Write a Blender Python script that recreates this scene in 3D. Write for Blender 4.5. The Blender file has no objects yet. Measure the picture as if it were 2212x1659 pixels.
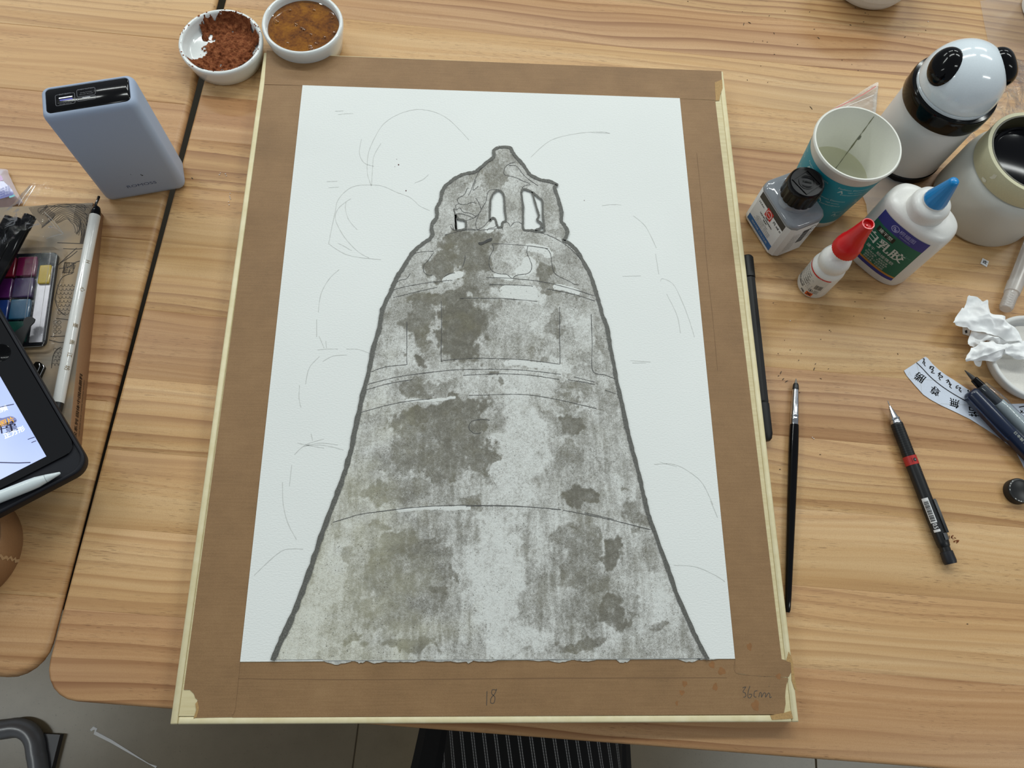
import bpy, bmesh, math, random
import numpy as np
from mathutils import Matrix, Vector

random.seed(7)
rng = np.random.RandomState(11)
PI = math.pi
COL = bpy.context.scene.collection

# ------------------------------------------------------------------ camera, world, lights, exposure
FPX = 1647.045
CAMP = Vector((0.301995, 0.049528, 0.606582))
CR = Matrix(((0.99563241, 0.07502536, 0.05556354),
             (0.08948554, -0.93657382, -0.33885368),
             (0.02661674, 0.34234584, -0.93919693)))      # rows: camera right, down, forward in world axes
cam_d = bpy.data.cameras.new('camera')
cam = bpy.data.objects.new('camera', cam_d)
COL.objects.link(cam)
cam_d.sensor_fit = 'HORIZONTAL'
cam_d.sensor_width = 36.0
cam_d.lens = FPX / 2212.0 * 36.0
cam_d.clip_start = 0.01
r0, r1, r2 = CR[0], CR[1], CR[2]
cam.matrix_world = Matrix(((r0[0], -r1[0], -r2[0], CAMP[0]),
                           (r0[1], -r1[1], -r2[1], CAMP[1]),
                           (r0[2], -r1[2], -r2[2], CAMP[2]),
                           (0, 0, 0, 1)))
sc = bpy.context.scene
sc.camera = cam
world = bpy.data.worlds.new('room_ambient')
sc.world = world
world.use_nodes = True
world.node_tree.nodes['Background'].inputs[0].default_value = (0.86, 0.93, 1.0, 1)
world.node_tree.nodes['Background'].inputs[1].default_value = 0.20

LAMPS = [(-1.5, 1.6, 13.0), (0.25, 1.6, 13.0), (1.9, 1.6, 13.0), (-1.5, 3.1, 17.0), (0.25, 3.1, 17.0), (1.9, 3.1, 17.0), (-2.0, -0.35, 9.0), (2.2, -0.35, 9.0)]
for lx, ly, le in LAMPS:
    ld = bpy.data.lights.new('ceiling_tube', 'AREA')
    ld.shape = 'RECTANGLE'
    ld.size = 1.2
    ld.size_y = 0.10
    ld.energy = le
    ld.color = (0.95, 1.0, 0.97)
    lo = bpy.data.objects.new('ceiling_tube', ld)
    COL.objects.link(lo)
    lo.location = (lx, ly, 1.95)
vs = sc.view_settings
vs.view_transform = 'Standard'
vs.look = 'None'
vs.gamma = 1.0
vs.use_curve_mapping = False
vs.exposure = 0.30


# ------------------------------------------------------------------ helpers
def at(px, py, z=0.0):
    """world point at height z seen at photo pixel (px, py)"""
    d = r0 * ((px - 1106) / FPX) + r1 * ((py - 829.5) / FPX) + r2
    t = (z - CAMP[2]) / d[2]
    return CAMP + d * t


def ray(px, py):
    return (r0 * ((px - 1106) / FPX) + r1 * ((py - 829.5) / FPX) + r2).normalized()


def lin(c):
    def f(v):
        v /= 255.0
        return v / 12.92 if v <= 0.04045 else ((v + 0.055) / 1.055) ** 2.4
    return (f(c[0]), f(c[1]), f(c[2]), 1.0)


class NT:
    """tiny node-tree writer"""
    def __init__(s, name):
        s.m = bpy.data.materials.new(name)
        s.m.use_nodes = True
        s.t = s.m.node_tree
        s.p = s.t.nodes['Principled BSDF']
        s.out = s.t.nodes['Material Output']

    def n(s, kind, **kw):
        nd = s.t.nodes.new(kind)
        for k, v in kw.items():
            if k.startswith('i_'):
                nd.inputs[int(k[2:])].default_value = v
            else:
                setattr(nd, k, v)
        return nd

    def l(s, a, b):
        s.t.links.new(a, b)

    def coord(s, scale=(1, 1, 1), which='Object', seed=False):
        tc = s.n('ShaderNodeTexCoord')
        mp = s.n('ShaderNodeMapping')
        mp.inputs['Scale'].default_value = scale
        s.l(tc.outputs[which], mp.inputs['Vector'])
        if seed:
            oi = s.n('ShaderNodeObjectInfo')
            mu = s.n('ShaderNodeMath', operation='MULTIPLY', i_1=57.0)
            s.l(oi.outputs['Random'], mu.inputs[0])
            cb = s.n('ShaderNodeCombineXYZ')
            s.l(mu.outputs[0], cb.inputs[2])
            s.l(mu.outputs[0], cb.inputs[0])
            s.l(cb.outputs[0], mp.inputs['Location'])
        return mp.outputs[0]

    def noise(s, vec, scale=1.0, detail=2.0, rough=0.5, dist=0.0):
        nd = s.n('ShaderNodeTexNoise')
        nd.inputs['Scale'].default_value = scale
        nd.inputs['Detail'].default_value = detail
        nd.inputs['Roughness'].default_value = rough
        nd.inputs['Distortion'].default_value = dist
        s.l(vec, nd.inputs['Vector'])
        return nd.outputs[0]

    def ramp(s, fac, stops, interp='LINEAR'):
        nd = s.n('ShaderNodeValToRGB')
        cr = nd.color_ramp
        cr.interpolation = interp
        while len(cr.elements) < len(stops):
            cr.elements.new(0.5)
        for e, (p, c) in zip(cr.elements, stops):
            e.position = p
            e.color = c if len(c) == 4 else lin(c)
        s.l(fac, nd.inputs[0])
        return nd.outputs[0]

    def mix(s, fac, a, b, mode='MIX'):
        nd = s.n('ShaderNodeMix', data_type='RGBA', blend_type=mode)
        for v, i in ((fac, 0), (a, 6), (b, 7)):
            if hasattr(v, 'links'):
                s.l(v, nd.inputs[i])
            else:
                nd.inputs[i].default_value = v if i == 0 else (v if len(v) == 4 else lin(v))
        return nd.outputs[2]

    def math(s, op, a, b=0.0, c=None):
        nd = s.n('ShaderNodeMath', operation=op)
        for i, v in enumerate((a, b) if c is None else (a, b, c)):
            if hasattr(v, 'links'):
                s.l(v, nd.inputs[i])
            else:
                nd.inputs[i].default_value = v
        return nd.outputs[0]

    def bump(s, h, strength=0.2, dist=0.001):
        b = s.n('ShaderNodeBump')
        b.inputs['Strength'].default_value = strength
        b.inputs['Distance'].default_value = dist
        s.l(h, b.inputs['Height'])
        s.l(b.outputs[0], s.p.inputs['Normal'])


MATS = {}


def mat(name, c, rough=0.5, metal=0.0, spec=0.5, grain=0.0, gscale=800.0, bump=0.0, coat=0.0, sss=0.0, emit=0.0):
    """plain surface with a touch of procedural grain"""
    if name in MATS:
        return MATS[name]
    w = NT(name)
    w.p.inputs['Roughness'].default_value = rough
    w.p.inputs['Metallic'].default_value = metal
    w.p.inputs['Specular IOR Level'].default_value = spec
    w.p.inputs['Coat Weight'].default_value = coat
    if sss:
        w.p.inputs['Subsurface Weight'].default_value = sss
        w.p.inputs['Subsurface Radius'].default_value = (0.004, 0.004, 0.004)
        w.p.inputs['Subsurface Scale'].default_value = 1.0
    v = w.coord()
    nz = w.noise(v, gscale, 3)
    g = max(grain, 0.02)
    col = lin(c)
    dark = tuple(x * (1 - g) for x in col[:3]) + (1,)
    lite = tuple(min(1, x * (1 + g)) for x in col[:3]) + (1,)
    cc = w.ramp(nz, [(0.3, dark), (0.7, lite)])
    w.l(cc, w.p.inputs['Base Color'])
    if bump:
        w.bump(nz, bump, 0.0006)
    if emit:
        w.l(cc, w.p.inputs['Emission Color'])
        w.p.inputs['Emission Strength'].default_value = emit
    MATS[name] = w.m
    return w.m


def film_mat(name, tint=(0.96, 0.96, 0.95), gloss=0.12, rough=0.12, haze=0.0, bump=0.0, bscale=60, fres=0.6):
    """thin clear plastic: see-through with a clear-coat like sheen"""
    if name in MATS:
        return MATS[name]
    w = NT(name)
    w.t.nodes.remove(w.p)
    tr = w.n('ShaderNodeBsdfTransparent')
    tr.inputs[0].default_value = tint + (1,)
    gl = w.n('ShaderNodeBsdfGlossy')
    gl.inputs['Roughness'].default_value = rough
    df = w.n('ShaderNodeBsdfDiffuse')
    df.inputs[0].default_value = (0.8, 0.8, 0.78, 1)
    lw = w.n('ShaderNodeLayerWeight')
    lw.inputs[0].default_value = 0.16
    fac = w.math('MINIMUM', w.math('MULTIPLY_ADD', lw.outputs['Fresnel'], fres, gloss), 0.75)
    v = w.coord()
    nz = w.noise(v, bscale, 4, 0.6, 0.8)
    if bump:
        b = w.n('ShaderNodeBump')
        b.inputs['Strength'].default_value = bump
        b.inputs['Distance'].default_value = 0.004
        w.l(nz, b.inputs['Height'])
        w.l(b.outputs[0], gl.inputs['Normal'])
        w.l(b.outputs[0], lw.inputs['Normal'])
    m1 = w.n('ShaderNodeMixShader')
    m1.inputs[0].default_value = haze
    w.l(tr.outputs[0], m1.inputs[1])
    w.l(df.outputs[0], m1.inputs[2])
    m2 = w.n('ShaderNodeMixShader')
    w.l(fac, m2.inputs[0])
    w.l(m1.outputs[0], m2.inputs[1])
    w.l(gl.outputs[0], m2.inputs[2])
    w.l(m2.outputs[0], w.out.inputs[0])
    MATS[name] = w.m
    return w.m


def wood_mat(name, light, mid, dark, ring=0.5, fleck=0.62, tint=0.045):
    """lacquered pine, grain along local x"""
    w = NT(name)
    w.p.inputs['Roughness'].default_value = 0.42
    w.p.inputs['Specular IOR Level'].default_value = 0.35
    v = w.coord((1, 1, 1), 'Object', True)
    wob = w.noise(w.coord((2.2, 9, 1), 'Object', True), 1.0, 2)
    sx = w.n('ShaderNodeSeparateXYZ')
    w.l(v, sx.inputs[0])
    yy = w.math('MULTIPLY_ADD', wob, 0.05, sx.outputs[1])

    def stretched(fx, fy):
        a = w.math('MULTIPLY', sx.outputs[0], fx)
        b = w.math('MULTIPLY', yy, fy)
        cb = w.n('ShaderNodeCombineXYZ')
        w.l(a, cb.inputs[0])
        w.l(b, cb.inputs[1])
        w.l(sx.outputs[2], cb.inputs[2])
        return cb.outputs[0]
    broad = w.noise(stretched(1.1, 20), 1.0, 3, 0.55)
    fine = w.noise(stretched(3.0, 210), 1.0, 3, 0.6)
    tone = w.math('MULTIPLY_ADD', fine, 0.42, w.math('MULTIPLY', broad, 0.66))
    c = w.ramp(tone, [(0.34, light), (0.56, mid), (0.80, dark)])
    # growth rings: each darkens slowly and ends sharply
    rc = w.math('MULTIPLY_ADD', w.noise(stretched(0.75, 8), 1.0, 2, 0.5), 7.0, w.math('MULTIPLY', yy, 95.0))
    rc = w.math('MULTIPLY_ADD', w.noise(stretched(7, 60), 1.0, 2, 0.5), 0.35, rc)
    band = w.ramp(w.math('FRACT', rc), [(0.0, (0.10, 0.10, 0.10, 1)), (0.10, (0, 0, 0, 1)), (0.55, (0.12, 0.12, 0.12, 1)), (0.90, (0.85, 0.85, 0.85, 1)), (0.97, (1, 1, 1, 1)), (1.0, (0.10, 0.10, 0.10, 1))])
    vary = w.ramp(w.noise(stretched(1.2, 14), 1.0, 2), [(0.36, (0.08, 0.08, 0.08, 1)), (0.62, (ring, ring, ring, 1))])
    c = w.mix(w.math('MULTIPLY', band, vary), c, (136, 90, 53))
    # resin canals: short dark dashes
    fcb = w.n('ShaderNodeCombineXYZ')
    w.l(w.math('MULTIPLY', sx.outputs[0], 120.0), fcb.inputs[0])
    w.l(w.math('MULTIPLY', sx.outputs[1], 2200.0), fcb.inputs[1])
    w.l(sx.outputs[2], fcb.inputs[2])
    fl = w.noise(fcb.outputs[0], 1.0, 0, 0.5)
    cl = w.noise(stretched(9, 40), 1.0, 2, 0.5)
    fm = w.math('MULTIPLY', w.ramp(fl, [(fleck + 0.07, (0, 0, 0, 1)), (fleck + 0.13, (1, 1, 1, 1))]),
                w.ramp(cl, [(0.42, (0, 0, 0, 1)), (0.60, (0.55, 0.55, 0.55, 1))]))
    c = w.mix(fm, c, (92, 60, 36))
    gr = w.noise(v, 1500, 2, 0.6)
    c = w.mix(w.math('MULTIPLY', w.ramp(gr, [(0.45, (0, 0, 0, 1)), (0.75, (1, 1, 1, 1))]), 0.30), c, dark)
    oi = w.n('ShaderNodeObjectInfo')
    tn = w.ramp(oi.outputs['Random'], [(0.0, (1 - tint, 1 - tint, 1 - tint * 1.1, 1)), (0.5, (1, 0.985, 0.96, 1)), (1.0, (1, 1 - tint * 0.45, 1 - tint * 0.7, 1))])
    c = w.mix(1.0, c, tn, 'MULTIPLY')
    w.l(c, w.p.inputs['Base Color'])
    w.bump(w.math('MULTIPLY_ADD', gr, 0.3, fine), 0.05, 0.0006)
    MATS[name] = w.m
    return w.m


def link(name, me, m=None, parent=None, smooth=True):
    o = bpy.data.objects.new(name, me)
    COL.objects.link(o)
    if m is not None:
        ms = m if isinstance(m, (list, tuple)) else [m]
        for k in ms:
            me.materials.append(k)
    if parent is not None:
        o.parent = parent
    if smooth and len(me.polygons):
        me.polygons.foreach_set('use_smooth', [True] * len(me.polygons))
        me.update()
    return o


def tag(o, label=None, cat=None, group=None, kind=None):
    if label:
        o['label'] = label
    if cat:
        o['category'] = cat
    if group:
        o['group'] = group
    if kind:
        o['kind'] = kind
    return o


def thing(name, label, cat, loc=(0, 0, 0), rz=0.0, group=None, mtx=None):
    o = bpy.data.objects.new(name, None)
    COL.objects.link(o)
    o.empty_display_size = 0.01
    if mtx is not None:
        o.matrix_world = mtx
    else:
        o.matrix_world = Matrix.Translation(loc) @ Matrix.Rotation(rz, 4, 'Z')
    return tag(o, label, cat, group)


class MB:
    """collects shapes into one mesh"""
    def __init__(s):
        s.v = []
        s.f = []
        s.mi = []

    def add(s, vs, fs, mi=0):
        b = len(s.v)
        s.v += [tuple(q) for q in vs]
        s.f += [tuple(b + i for i in f) for f in fs]
        s.mi += [mi] * len(fs)
        return s

    def loft(s, secs, cap0=True, cap1=True, mi=0, closed=True):
        n = len(secs[0])
        vs = [q for sec in secs for q in sec]
        fs = []
        for k in range(len(secs) - 1):
            for i in range(n if closed else n - 1):
                j = (i + 1) % n
                fs.append((k * n + i, k * n + j, (k + 1) * n + j, (k + 1) * n + i))
        if cap0:
            fs.append(tuple(range(n - 1, -1, -1)))
        if cap1:
            fs.append(tuple((len(secs) - 1) * n + i for i in range(n)))
        return s.add(vs, fs, mi)

    def lathe(s, prof, n=48, c=(0, 0, 0), cap0=False, cap1=False, mi=0):
        secs = [[(c[0] + r * math.cos(2 * PI * i / n), c[1] + r * math.sin(2 * PI * i / n), c[2] + z) for i in range(n)] for r, z in prof]
        return s.loft(secs, cap0, cap1, mi)

    def box(s, x0, x1, y0, y1, z0, z1, mi=0):
        return s.loft([[(x0, y0, z), (x1, y0, z), (x1, y1, z), (x0, y1, z)] for z in (z0, z1)], mi=mi)

    def prism(s, pts, z0, z1, mi=0):
        a = 0
        for i in range(len(pts)):
            x0, y0 = pts[i][:2]
            x1, y1 = pts[(i + 1) % len(pts)][:2]
            a += x0 * y1 - x1 * y0
        if a < 0:
            pts = pts[::-1]
        return s.loft([[(q[0], q[1], z) for q in pts] for z in (z0, z1)], mi=mi)

    def tube(s, pts, rad, n=14, mi=0, cap=True):
        pts = [Vector(q) for q in pts]
        if not hasattr(rad, '__len__'):
            rad = [rad] * len(pts)
        secs = []
        up = None
        for i, q in enumerate(pts):
            a = pts[max(0, i - 1)]
            b = pts[min(len(pts) - 1, i + 1)]
            d = (b - a)
            if d.length < 1e-9:
                d = (pts[-1] - pts[0])
            d = d.normalized()
            if up is None:
                up = Vector((0, 0, 1)) if abs(d.z) < 0.9 else Vector((1, 0, 0))
            x = d.cross(up).normalized()
            up2 = x.cross(d).normalized()
            up = up2
            secs.append([q + (x * math.cos(2 * PI * k / n) + up2 * math.sin(2 * PI * k / n)) * rad[i] for k in range(n)])
        return s.loft(secs, cap, cap, mi)

    def ribbon(s, pts, w, z=0.0, mi=0, up=Vector((0, 0, 1))):
        """flat stroke along pts (already lifted), w = width or widths"""
        pts = [Vector(q) for q in pts]
        if not hasattr(w, '__len__'):
            w = [w] * len(pts)
        vs = []
        for i, q in enumerate(pts):
            d = pts[min(len(pts) - 1, i + 1)] - pts[max(0, i - 1)]
            if d.length < 1e-9:
                d = Vector((1, 0, 0))
            nrm = up.cross(d).normalized()
            vs += [q + nrm * w[i] / 2 + up * z, q - nrm * w[i] / 2 + up * z]
        fs = [(2 * i, 2 * i + 1, 2 * i + 3, 2 * i + 2) for i in range(len(pts) - 1)]
        return s.add(vs, fs, mi)

    def build(s, name, m, parent=None, smooth=True, sharp=35.0):
        me = bpy.data.meshes.new(name)
        me.from_pydata(s.v, [], s.f)
        me.update()
        if len(s.mi) and any(s.mi):
            me.polygons.foreach_set('material_index', s.mi)
        o = link(name, me, m, parent, smooth)
        if smooth and sharp:
            me.set_sharp_from_angle(angle=math.radians(sharp))
        return o


def rrect(w, d, r, z, n=6, cx=0.0, cy=0.0):
    out = []
    for sx, sy, a0 in ((1, 1, 0), (-1, 1, PI / 2), (-1, -1, PI), (1, -1, 1.5 * PI)):
        for k in range(n + 1):
            a = a0 + (PI / 2) * k / n
            out.append((cx + sx * (w / 2 - r) + r * math.cos(a), cy + sy * (d / 2 - r) + r * math.sin(a), z))
    return out


def sellipse(a, b, e, z, n=64, cx=0.0, cy=0.0):
    out = []
    for k in range(n):
        t = 2 * PI * k / n
        c, s_ = math.cos(t), math.sin(t)
        out.append((cx + a * math.copysign(abs(c) ** (2 / e), c), cy + b * math.copysign(abs(s_) ** (2 / e), s_), z))
    return out


def smooth_line(pts, n=8):
    """Catmull-Rom through points"""
    pts = [Vector(q) for q in pts]
    if len(pts) < 3:
        return pts
    out = []
    for i in range(len(pts) - 1):
        p0 = pts[max(i - 1, 0)]
        p1, p2 = pts[i], pts[i + 1]
        p3 = pts[min(i + 2, len(pts) - 1)]
        for k in range(n):
            t = k / n
            out.append(0.5 * ((2 * p1) + (p2 - p0) * t + (2 * p0 - 5 * p1 + 4 * p2 - p3) * t * t + (3 * p1 - p0 - 3 * p2 + p3) * t ** 3))
    out.append(pts[-1])
    return out


_TC = {}


def text_geo(body):
    if body in _TC:
        return _TC[body]
    cu = bpy.data.curves.new('lettering_source', 'FONT')
    cu.body = body
    cu.size = 1.0
    cu.align_x = 'CENTER'
    cu.align_y = 'CENTER'
    cu.resolution_u = 3
    ob = bpy.data.objects.new('lettering_source', cu)
    COL.objects.link(ob)
    dg = bpy.context.evaluated_depsgraph_get()
    ev = ob.evaluated_get(dg)
    me = ev.to_mesh()
    vs = [tuple(v.co) for v in me.vertices]
    fs = [tuple(q.vertices) for q in me.polygons]
    ev.to_mesh_clear()
    bpy.data.objects.remove(ob)
    bpy.data.curves.remove(cu)
    _TC[body] = (vs, fs)
    return vs, fs


def put_text(mb, body, size, fn, u=0.0, v=0.0, sx=1.0, bold=0.0, mi=0, rot=0.0):
    """body centred at (u, v) of the surface fn(u, v) -> point"""
    vs, fs = text_geo(body)
    c, s_ = math.cos(rot), math.sin(rot)
    offs = [0.0] if not bold else [-bold, 0.0, bold]
    for k, o in enumerate(offs):
        q = []
        for x, y, _ in vs:
            a, b = x * size * sx + o, y * size
            q.append(fn(u + a * c - b * s_, v + a * s_ + b * c))
        mb.add(q, fs, mi)
    return mb


def plane_fn(o, ux, uy, lift=0.0):
    o, ux, uy = Vector(o), Vector(ux).normalized(), Vector(uy).normalized()
    nz = ux.cross(uy).normalized()
    return lambda u, v: o + ux * u + uy * v + nz * lift


def cyl_fn(r, a0, lift=0.0001, z0=0.0, cone=0.0):
    """local surface of an upright cylinder; u runs to the viewer's right, v up"""
    return lambda u, v: Vector(((r + cone * v + lift) * math.cos(a0 + u / r), (r + cone * v + lift) * math.sin(a0 + u / r), z0 + v))


def quad_patch(mb, fn, u0, u1, v0, v1, nu=1, nv=1, mi=0):
    vs = [fn(u0 + (u1 - u0) * i / nu, v0 + (v1 - v0) * j / nv) for j in range(nv + 1) for i in range(nu + 1)]
    fs = [(j * (nu + 1) + i, j * (nu + 1) + i + 1, (j + 1) * (nu + 1) + i + 1, (j + 1) * (nu + 1) + i) for j in range(nv) for i in range(nu)]
    return mb.add(vs, fs, mi)


def vnoise(x, y, seed=0):
    """value noise in numpy"""
    xi = np.floor(x).astype(np.int64)
    yi = np.floor(y).astype(np.int64)
    fx, fy = x - xi, y - yi
    fx = fx * fx * (3 - 2 * fx)
    fy = fy * fy * (3 - 2 * fy)

    def h(a, b):
        k = (a * 374761393 + b * 668265263 + seed * 974634777) & 0xFFFFFFFF
        k = ((k ^ (k >> 13)) * 1274126177) & 0xFFFFFFFF
        return ((k ^ (k >> 16)) & 0xFFFF) / 65535.0
    return (h(xi, yi) * (1 - fx) + h(xi + 1, yi) * fx) * (1 - fy) + (h(xi, yi + 1) * (1 - fx) + h(xi + 1, yi + 1) * fx) * fy


def fbm(x, y, seed=0, o=4):
    t = 0
    a = 0.5
    for k in range(o):
        t = t + a * vnoise(x * 2 ** k, y * 2 ** k, seed + k)
        a *= 0.5
    return t / (1 - 0.5 ** o)


def inside(px, py, poly):
    r = np.zeros(px.shape, bool)
    n = len(poly)
    for i in range(n):
        x0, y0 = poly[i]
        x1, y1 = poly[(i + 1) % n]
        if y0 == y1:
            continue
        c = ((y0 > py) != (y1 > py)) & (px < (x1 - x0) * (py - y0) / (y1 - y0) + x0)
        r ^= c
    return r


def star_sheet(outline, zf, rings=16, per=6):
    """sheet inside an outline (list of (x, y)), heights from zf(x, y, t): t = 0 at the middle, 1 at the rim"""
    pts = smooth_line([Vector((q[0], q[1], 0)) for q in outline] + [Vector((outline[0][0], outline[0][1], 0))], per)[:-1]
    cx = sum(q.x for q in pts) / len(pts)
    cy = sum(q.y for q in pts) / len(pts)
    n = len(pts)
    vs = [(cx, cy, zf(cx, cy, 0.0))]
    for k in range(1, rings + 1):
        t = k / rings
        for q in pts:
            x, y = cx + (q.x - cx) * t, cy + (q.y - cy) * t
            vs.append((x, y, zf(x, y, t)))
    fs = [(0, 1 + i, 1 + (i + 1) % n) for i in range(n)]
    for k in range(rings - 1):
        for i in range(n):
            a, b = 1 + k * n + i, 1 + k * n + (i + 1) % n
            fs.append((a, a + n, b + n, b))
    return vs, fs

# ------------------------------------------------------------------ setting: tiled floor
FZ = -0.75
m_grout = mat('tile_grout', (104, 92, 72), 0.8)
w = NT('floor_tile')
w.p.inputs['Roughness'].default_value = 0.28
v = w.coord()
nz = w.noise(v, 14, 6, 0.65)
sp = w.noise(v, 260, 3, 0.6)
c = w.ramp(nz, [(0.3, (126, 112, 86)), (0.7, (138, 124, 98))])
c = w.mix(w.ramp(sp, [(0.62, (0, 0, 0, 1)), (0.72, (0.5, 0.5, 0.5, 1))]), c, (96, 82, 60))
w.l(c, w.p.inputs['Base Color'])
m_tile = w.m
floor = MB().box(-2.4, 2.6, -1.8, 2.6, FZ - 0.03, FZ - 0.002).build('floor', m_grout, smooth=False)
tag(floor, kind='structure')
TS = 0.75
for i in range(-3, 3):
    for j in range(-2, 3):
        x0, y0 = 0.137 + i * TS, -0.36 + j * TS
        mb = MB()
        mb.loft([rrect(TS - 0.0016 - d, TS - 0.0016 - d, 0.002, z, 2, x0 + TS / 2, y0 + TS / 2) for d, z in ((0, FZ - 0.004), (0, FZ - 0.001), (0.002, FZ))])
        mb.build('tile', m_tile, floor, smooth=False)
# pale streak on the tiles, a flat near-white ribbon
m_streak = mat('streak_white', (250, 250, 248), 0.6)
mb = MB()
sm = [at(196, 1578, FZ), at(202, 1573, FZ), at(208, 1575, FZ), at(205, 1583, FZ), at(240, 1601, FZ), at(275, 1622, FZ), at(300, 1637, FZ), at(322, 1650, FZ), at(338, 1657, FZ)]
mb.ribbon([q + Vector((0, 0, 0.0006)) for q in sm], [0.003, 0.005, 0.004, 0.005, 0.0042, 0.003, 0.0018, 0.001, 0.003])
mb.build('pale_streak', m_streak, floor, smooth=False)['label'] = 'pale streak on the floor tile'

# ------------------------------------------------------------------ tables of pine planks
LT = dict(light=(217, 184, 137), mid=(197, 157, 107), dark=(158, 113, 69))
m_pine = [wood_mat('pine_a', ring=0.85, **LT),
          wood_mat('pine_b', light=(222, 189, 143), mid=(203, 163, 114), dark=(170, 124, 79), ring=0.50, fleck=0.61),
          wood_mat('pine_c', light=(211, 172, 129), mid=(188, 146, 102), dark=(155, 108, 69), ring=0.95, fleck=0.62)]
m_steel = mat('dark_steel', (46, 47, 50), 0.35, 0.6)


def plank(parent, x0, x1, y0, y1, out, m, z1=0.0, thick=0.026, rc=0.026, R=0.0024, under=0.0):
    """out: exposed sides among 'lrbt'; exposed edges get a rounded arris, joints a hairline groove"""
    secs = []
    prof = [(R * 0.5 + under, -thick), (under * 0.4, -thick * 0.5)] + [(R * (1 - math.cos(a)), -R + R * math.sin(a)) for a in (0, PI / 8, PI / 4, 3 * PI / 8, PI / 2)]
    J = 0.0004
    for k, (ins, z) in enumerate(prof):
        jt = max(0.0, (k - 5)) * J + (J if k == 6 else 0)
        jt = J if k == 6 else 0.0
        il = ins if 'l' in out else jt
        ir = ins if 'r' in out else jt
        ib = ins if 'b' in out else jt
        it_ = ins if 't' in out else jt
        xa, xb, ya, yb = x0 + il, x1 - ir, y0 + ib, y1 - it_
        pts = []
        for cx, cy, a0, name in ((xb, yb, 0, 'rt'), (xa, yb, PI / 2, 'lt'), (xa, ya, PI, 'lb'), (xb, ya, 1.5 * PI, 'rb')):
            r = (rc - ins) if (name[0] in out and name[1] in out) else 0.0002
            sx = -1 if name[0] == 'r' else 1
            sy = -1 if name[1] == 't' else 1
            for q in range(7):
                a = a0 + PI / 2 * q / 6
                pts.append((cx + sx * r + r * math.cos(a), cy + sy * r + r * math.sin(a), z1 + z))
        secs.append(pts)
    o = MB().loft(secs).build('plank', m, parent, sharp=50)
    return o


def steel_leg(parent, x, y):
    mb = MB()
    mb.loft([rrect(0.04, 0.04, 0.004, z, 3, x, y) for z in (FZ + 0.004, -0.03)])
    mb.loft([rrect(0.07, 0.07, 0.004, z, 3, x, y) for z in (FZ, FZ + 0.006)])
    mb.build('leg', m_steel, parent)


table = thing('work_table', 'large pine plank table under the drawing board and the bottles', 'table', (0, 0, 0))
js = [0.0, 0.0625, 0.1235, 0.185, 0.246, 0.308, 0.3735, 0.431, 0.484, 0.535, 0.5863, 0.645, 0.705, 0.765, 0.83, 0.90]
pick = [2, 1, 0, 0, 2, 0, 1, 0, 2, 1, 1, 2, 0, 1, 0]
for k in range(len(js) - 1):
    out = 'l' + ('b' if k == 0 else '') + ('t' if k == len(js) - 2 else '') + 'r'
    plank(table, 0.0, 1.5, js[k], js[k + 1], out, m_pine[pick[k]])
for x, y in ((0.09, 0.16), (1.41, 0.16), (0.09, 0.84), (1.41, 0.84)):
    steel_leg(table, x, y)
MB().box(0.07, 1.43, 0.14, 0.18, -0.066, -0.0262).box(0.07, 1.43, 0.82, 0.86, -0.066, -0.0262).build('frame_or_gap_shade_rail', m_steel, table, smooth=False)

table2 = thing('side_table', 'second pine plank table at the left, behind the dark gap, under the box and tablet', 'table',
               (-0.0020, 0.0125, 0), math.radians(0.60))
js2 = [0.0, 0.057, 0.1355, 0.212, 0.288, 0.362, 0.436, 0.510, 0.5858, 0.652, 0.725, 0.80, 0.88]
pick2 = [2, 1, 0, 2, 0, 1, 2, 1, 1, 2, 0, 1]
for k in range(len(js2) - 1):
    out = 'lr' + ('b' if k == 0 else '') + ('t' if k == len(js2) - 2 else '')
    plank(table2, -1.4, 0.0, js2[k], js2[k + 1], out, m_pine[pick2[k]], R=0.0052, under=0.013)
MB().box(-0.060, -0.013, 0.05, 0.86, -0.070, -0.0262).build('frame_or_gap_shade_rail', m_steel, table2, smooth=False)  # rail added under the edge to make the gap between the tables dark
for x, y in ((-0.09, 0.30), (-1.31, 0.16), (-0.09, 0.80), (-1.31, 0.80)):
    steel_leg(table2, x, y)

# ------------------------------------------------------------------ drawing board
BT = 0.016
BROT = 0.0808 + math.radians(-0.35)
bc = Vector((0.29958, 0.30428, 0.0))
board = thing('drawing_board', 'pale plywood drawing board with brown paper tape, lying under the bell drawing', 'drawing board', (0.29958, 0.3043 - 0.003, 0), BROT)
BI = board.matrix_world.inverted()


def onb(px, py, z=BT):
    q = BI @ at(px, py, z)
    return (q.x, q.y, q.z)


w = NT('board_ply')
w.p.inputs['Roughness'].default_value = 0.5
v = w.coord((26, 420, 1))
c = w.ramp(w.noise(v, 1.0, 4, 0.6), [(0.3, (206, 190, 143)), (0.7, (221, 208, 166))])
w.l(c, w.p.inputs['Base Color'])
m_ply = w.m
w = NT('board_lipping')
w.p.inputs['Roughness'].default_value = 0.45
c = w.ramp(w.noise(w.coord((90, 90, 30)), 1.0, 4, 0.6), [(0.3, (219, 205, 160)), (0.7, (231, 220, 182))])
w.l(c, w.p.inputs['Base Color'])
m_lip = w.m
c4 = [onb(364.5, 1562.5), onb(1728.5, 1562), onb(1560.5, 154), onb(572, 112)]
xl = (c4[0][0] + c4[3][0]) / 2
xr = (c4[1][0] + c4[2][0]) / 2
yb = (c4[0][1] + c4[1][1]) / 2
yt = (c4[2][1] + c4[3][1]) / 2
LW = 0.0052
MB().box(xl + LW, xr - LW, yb + LW, yt - LW, 0.001, BT - 0.0002).build('panel', m_ply, board, smooth=False)


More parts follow.
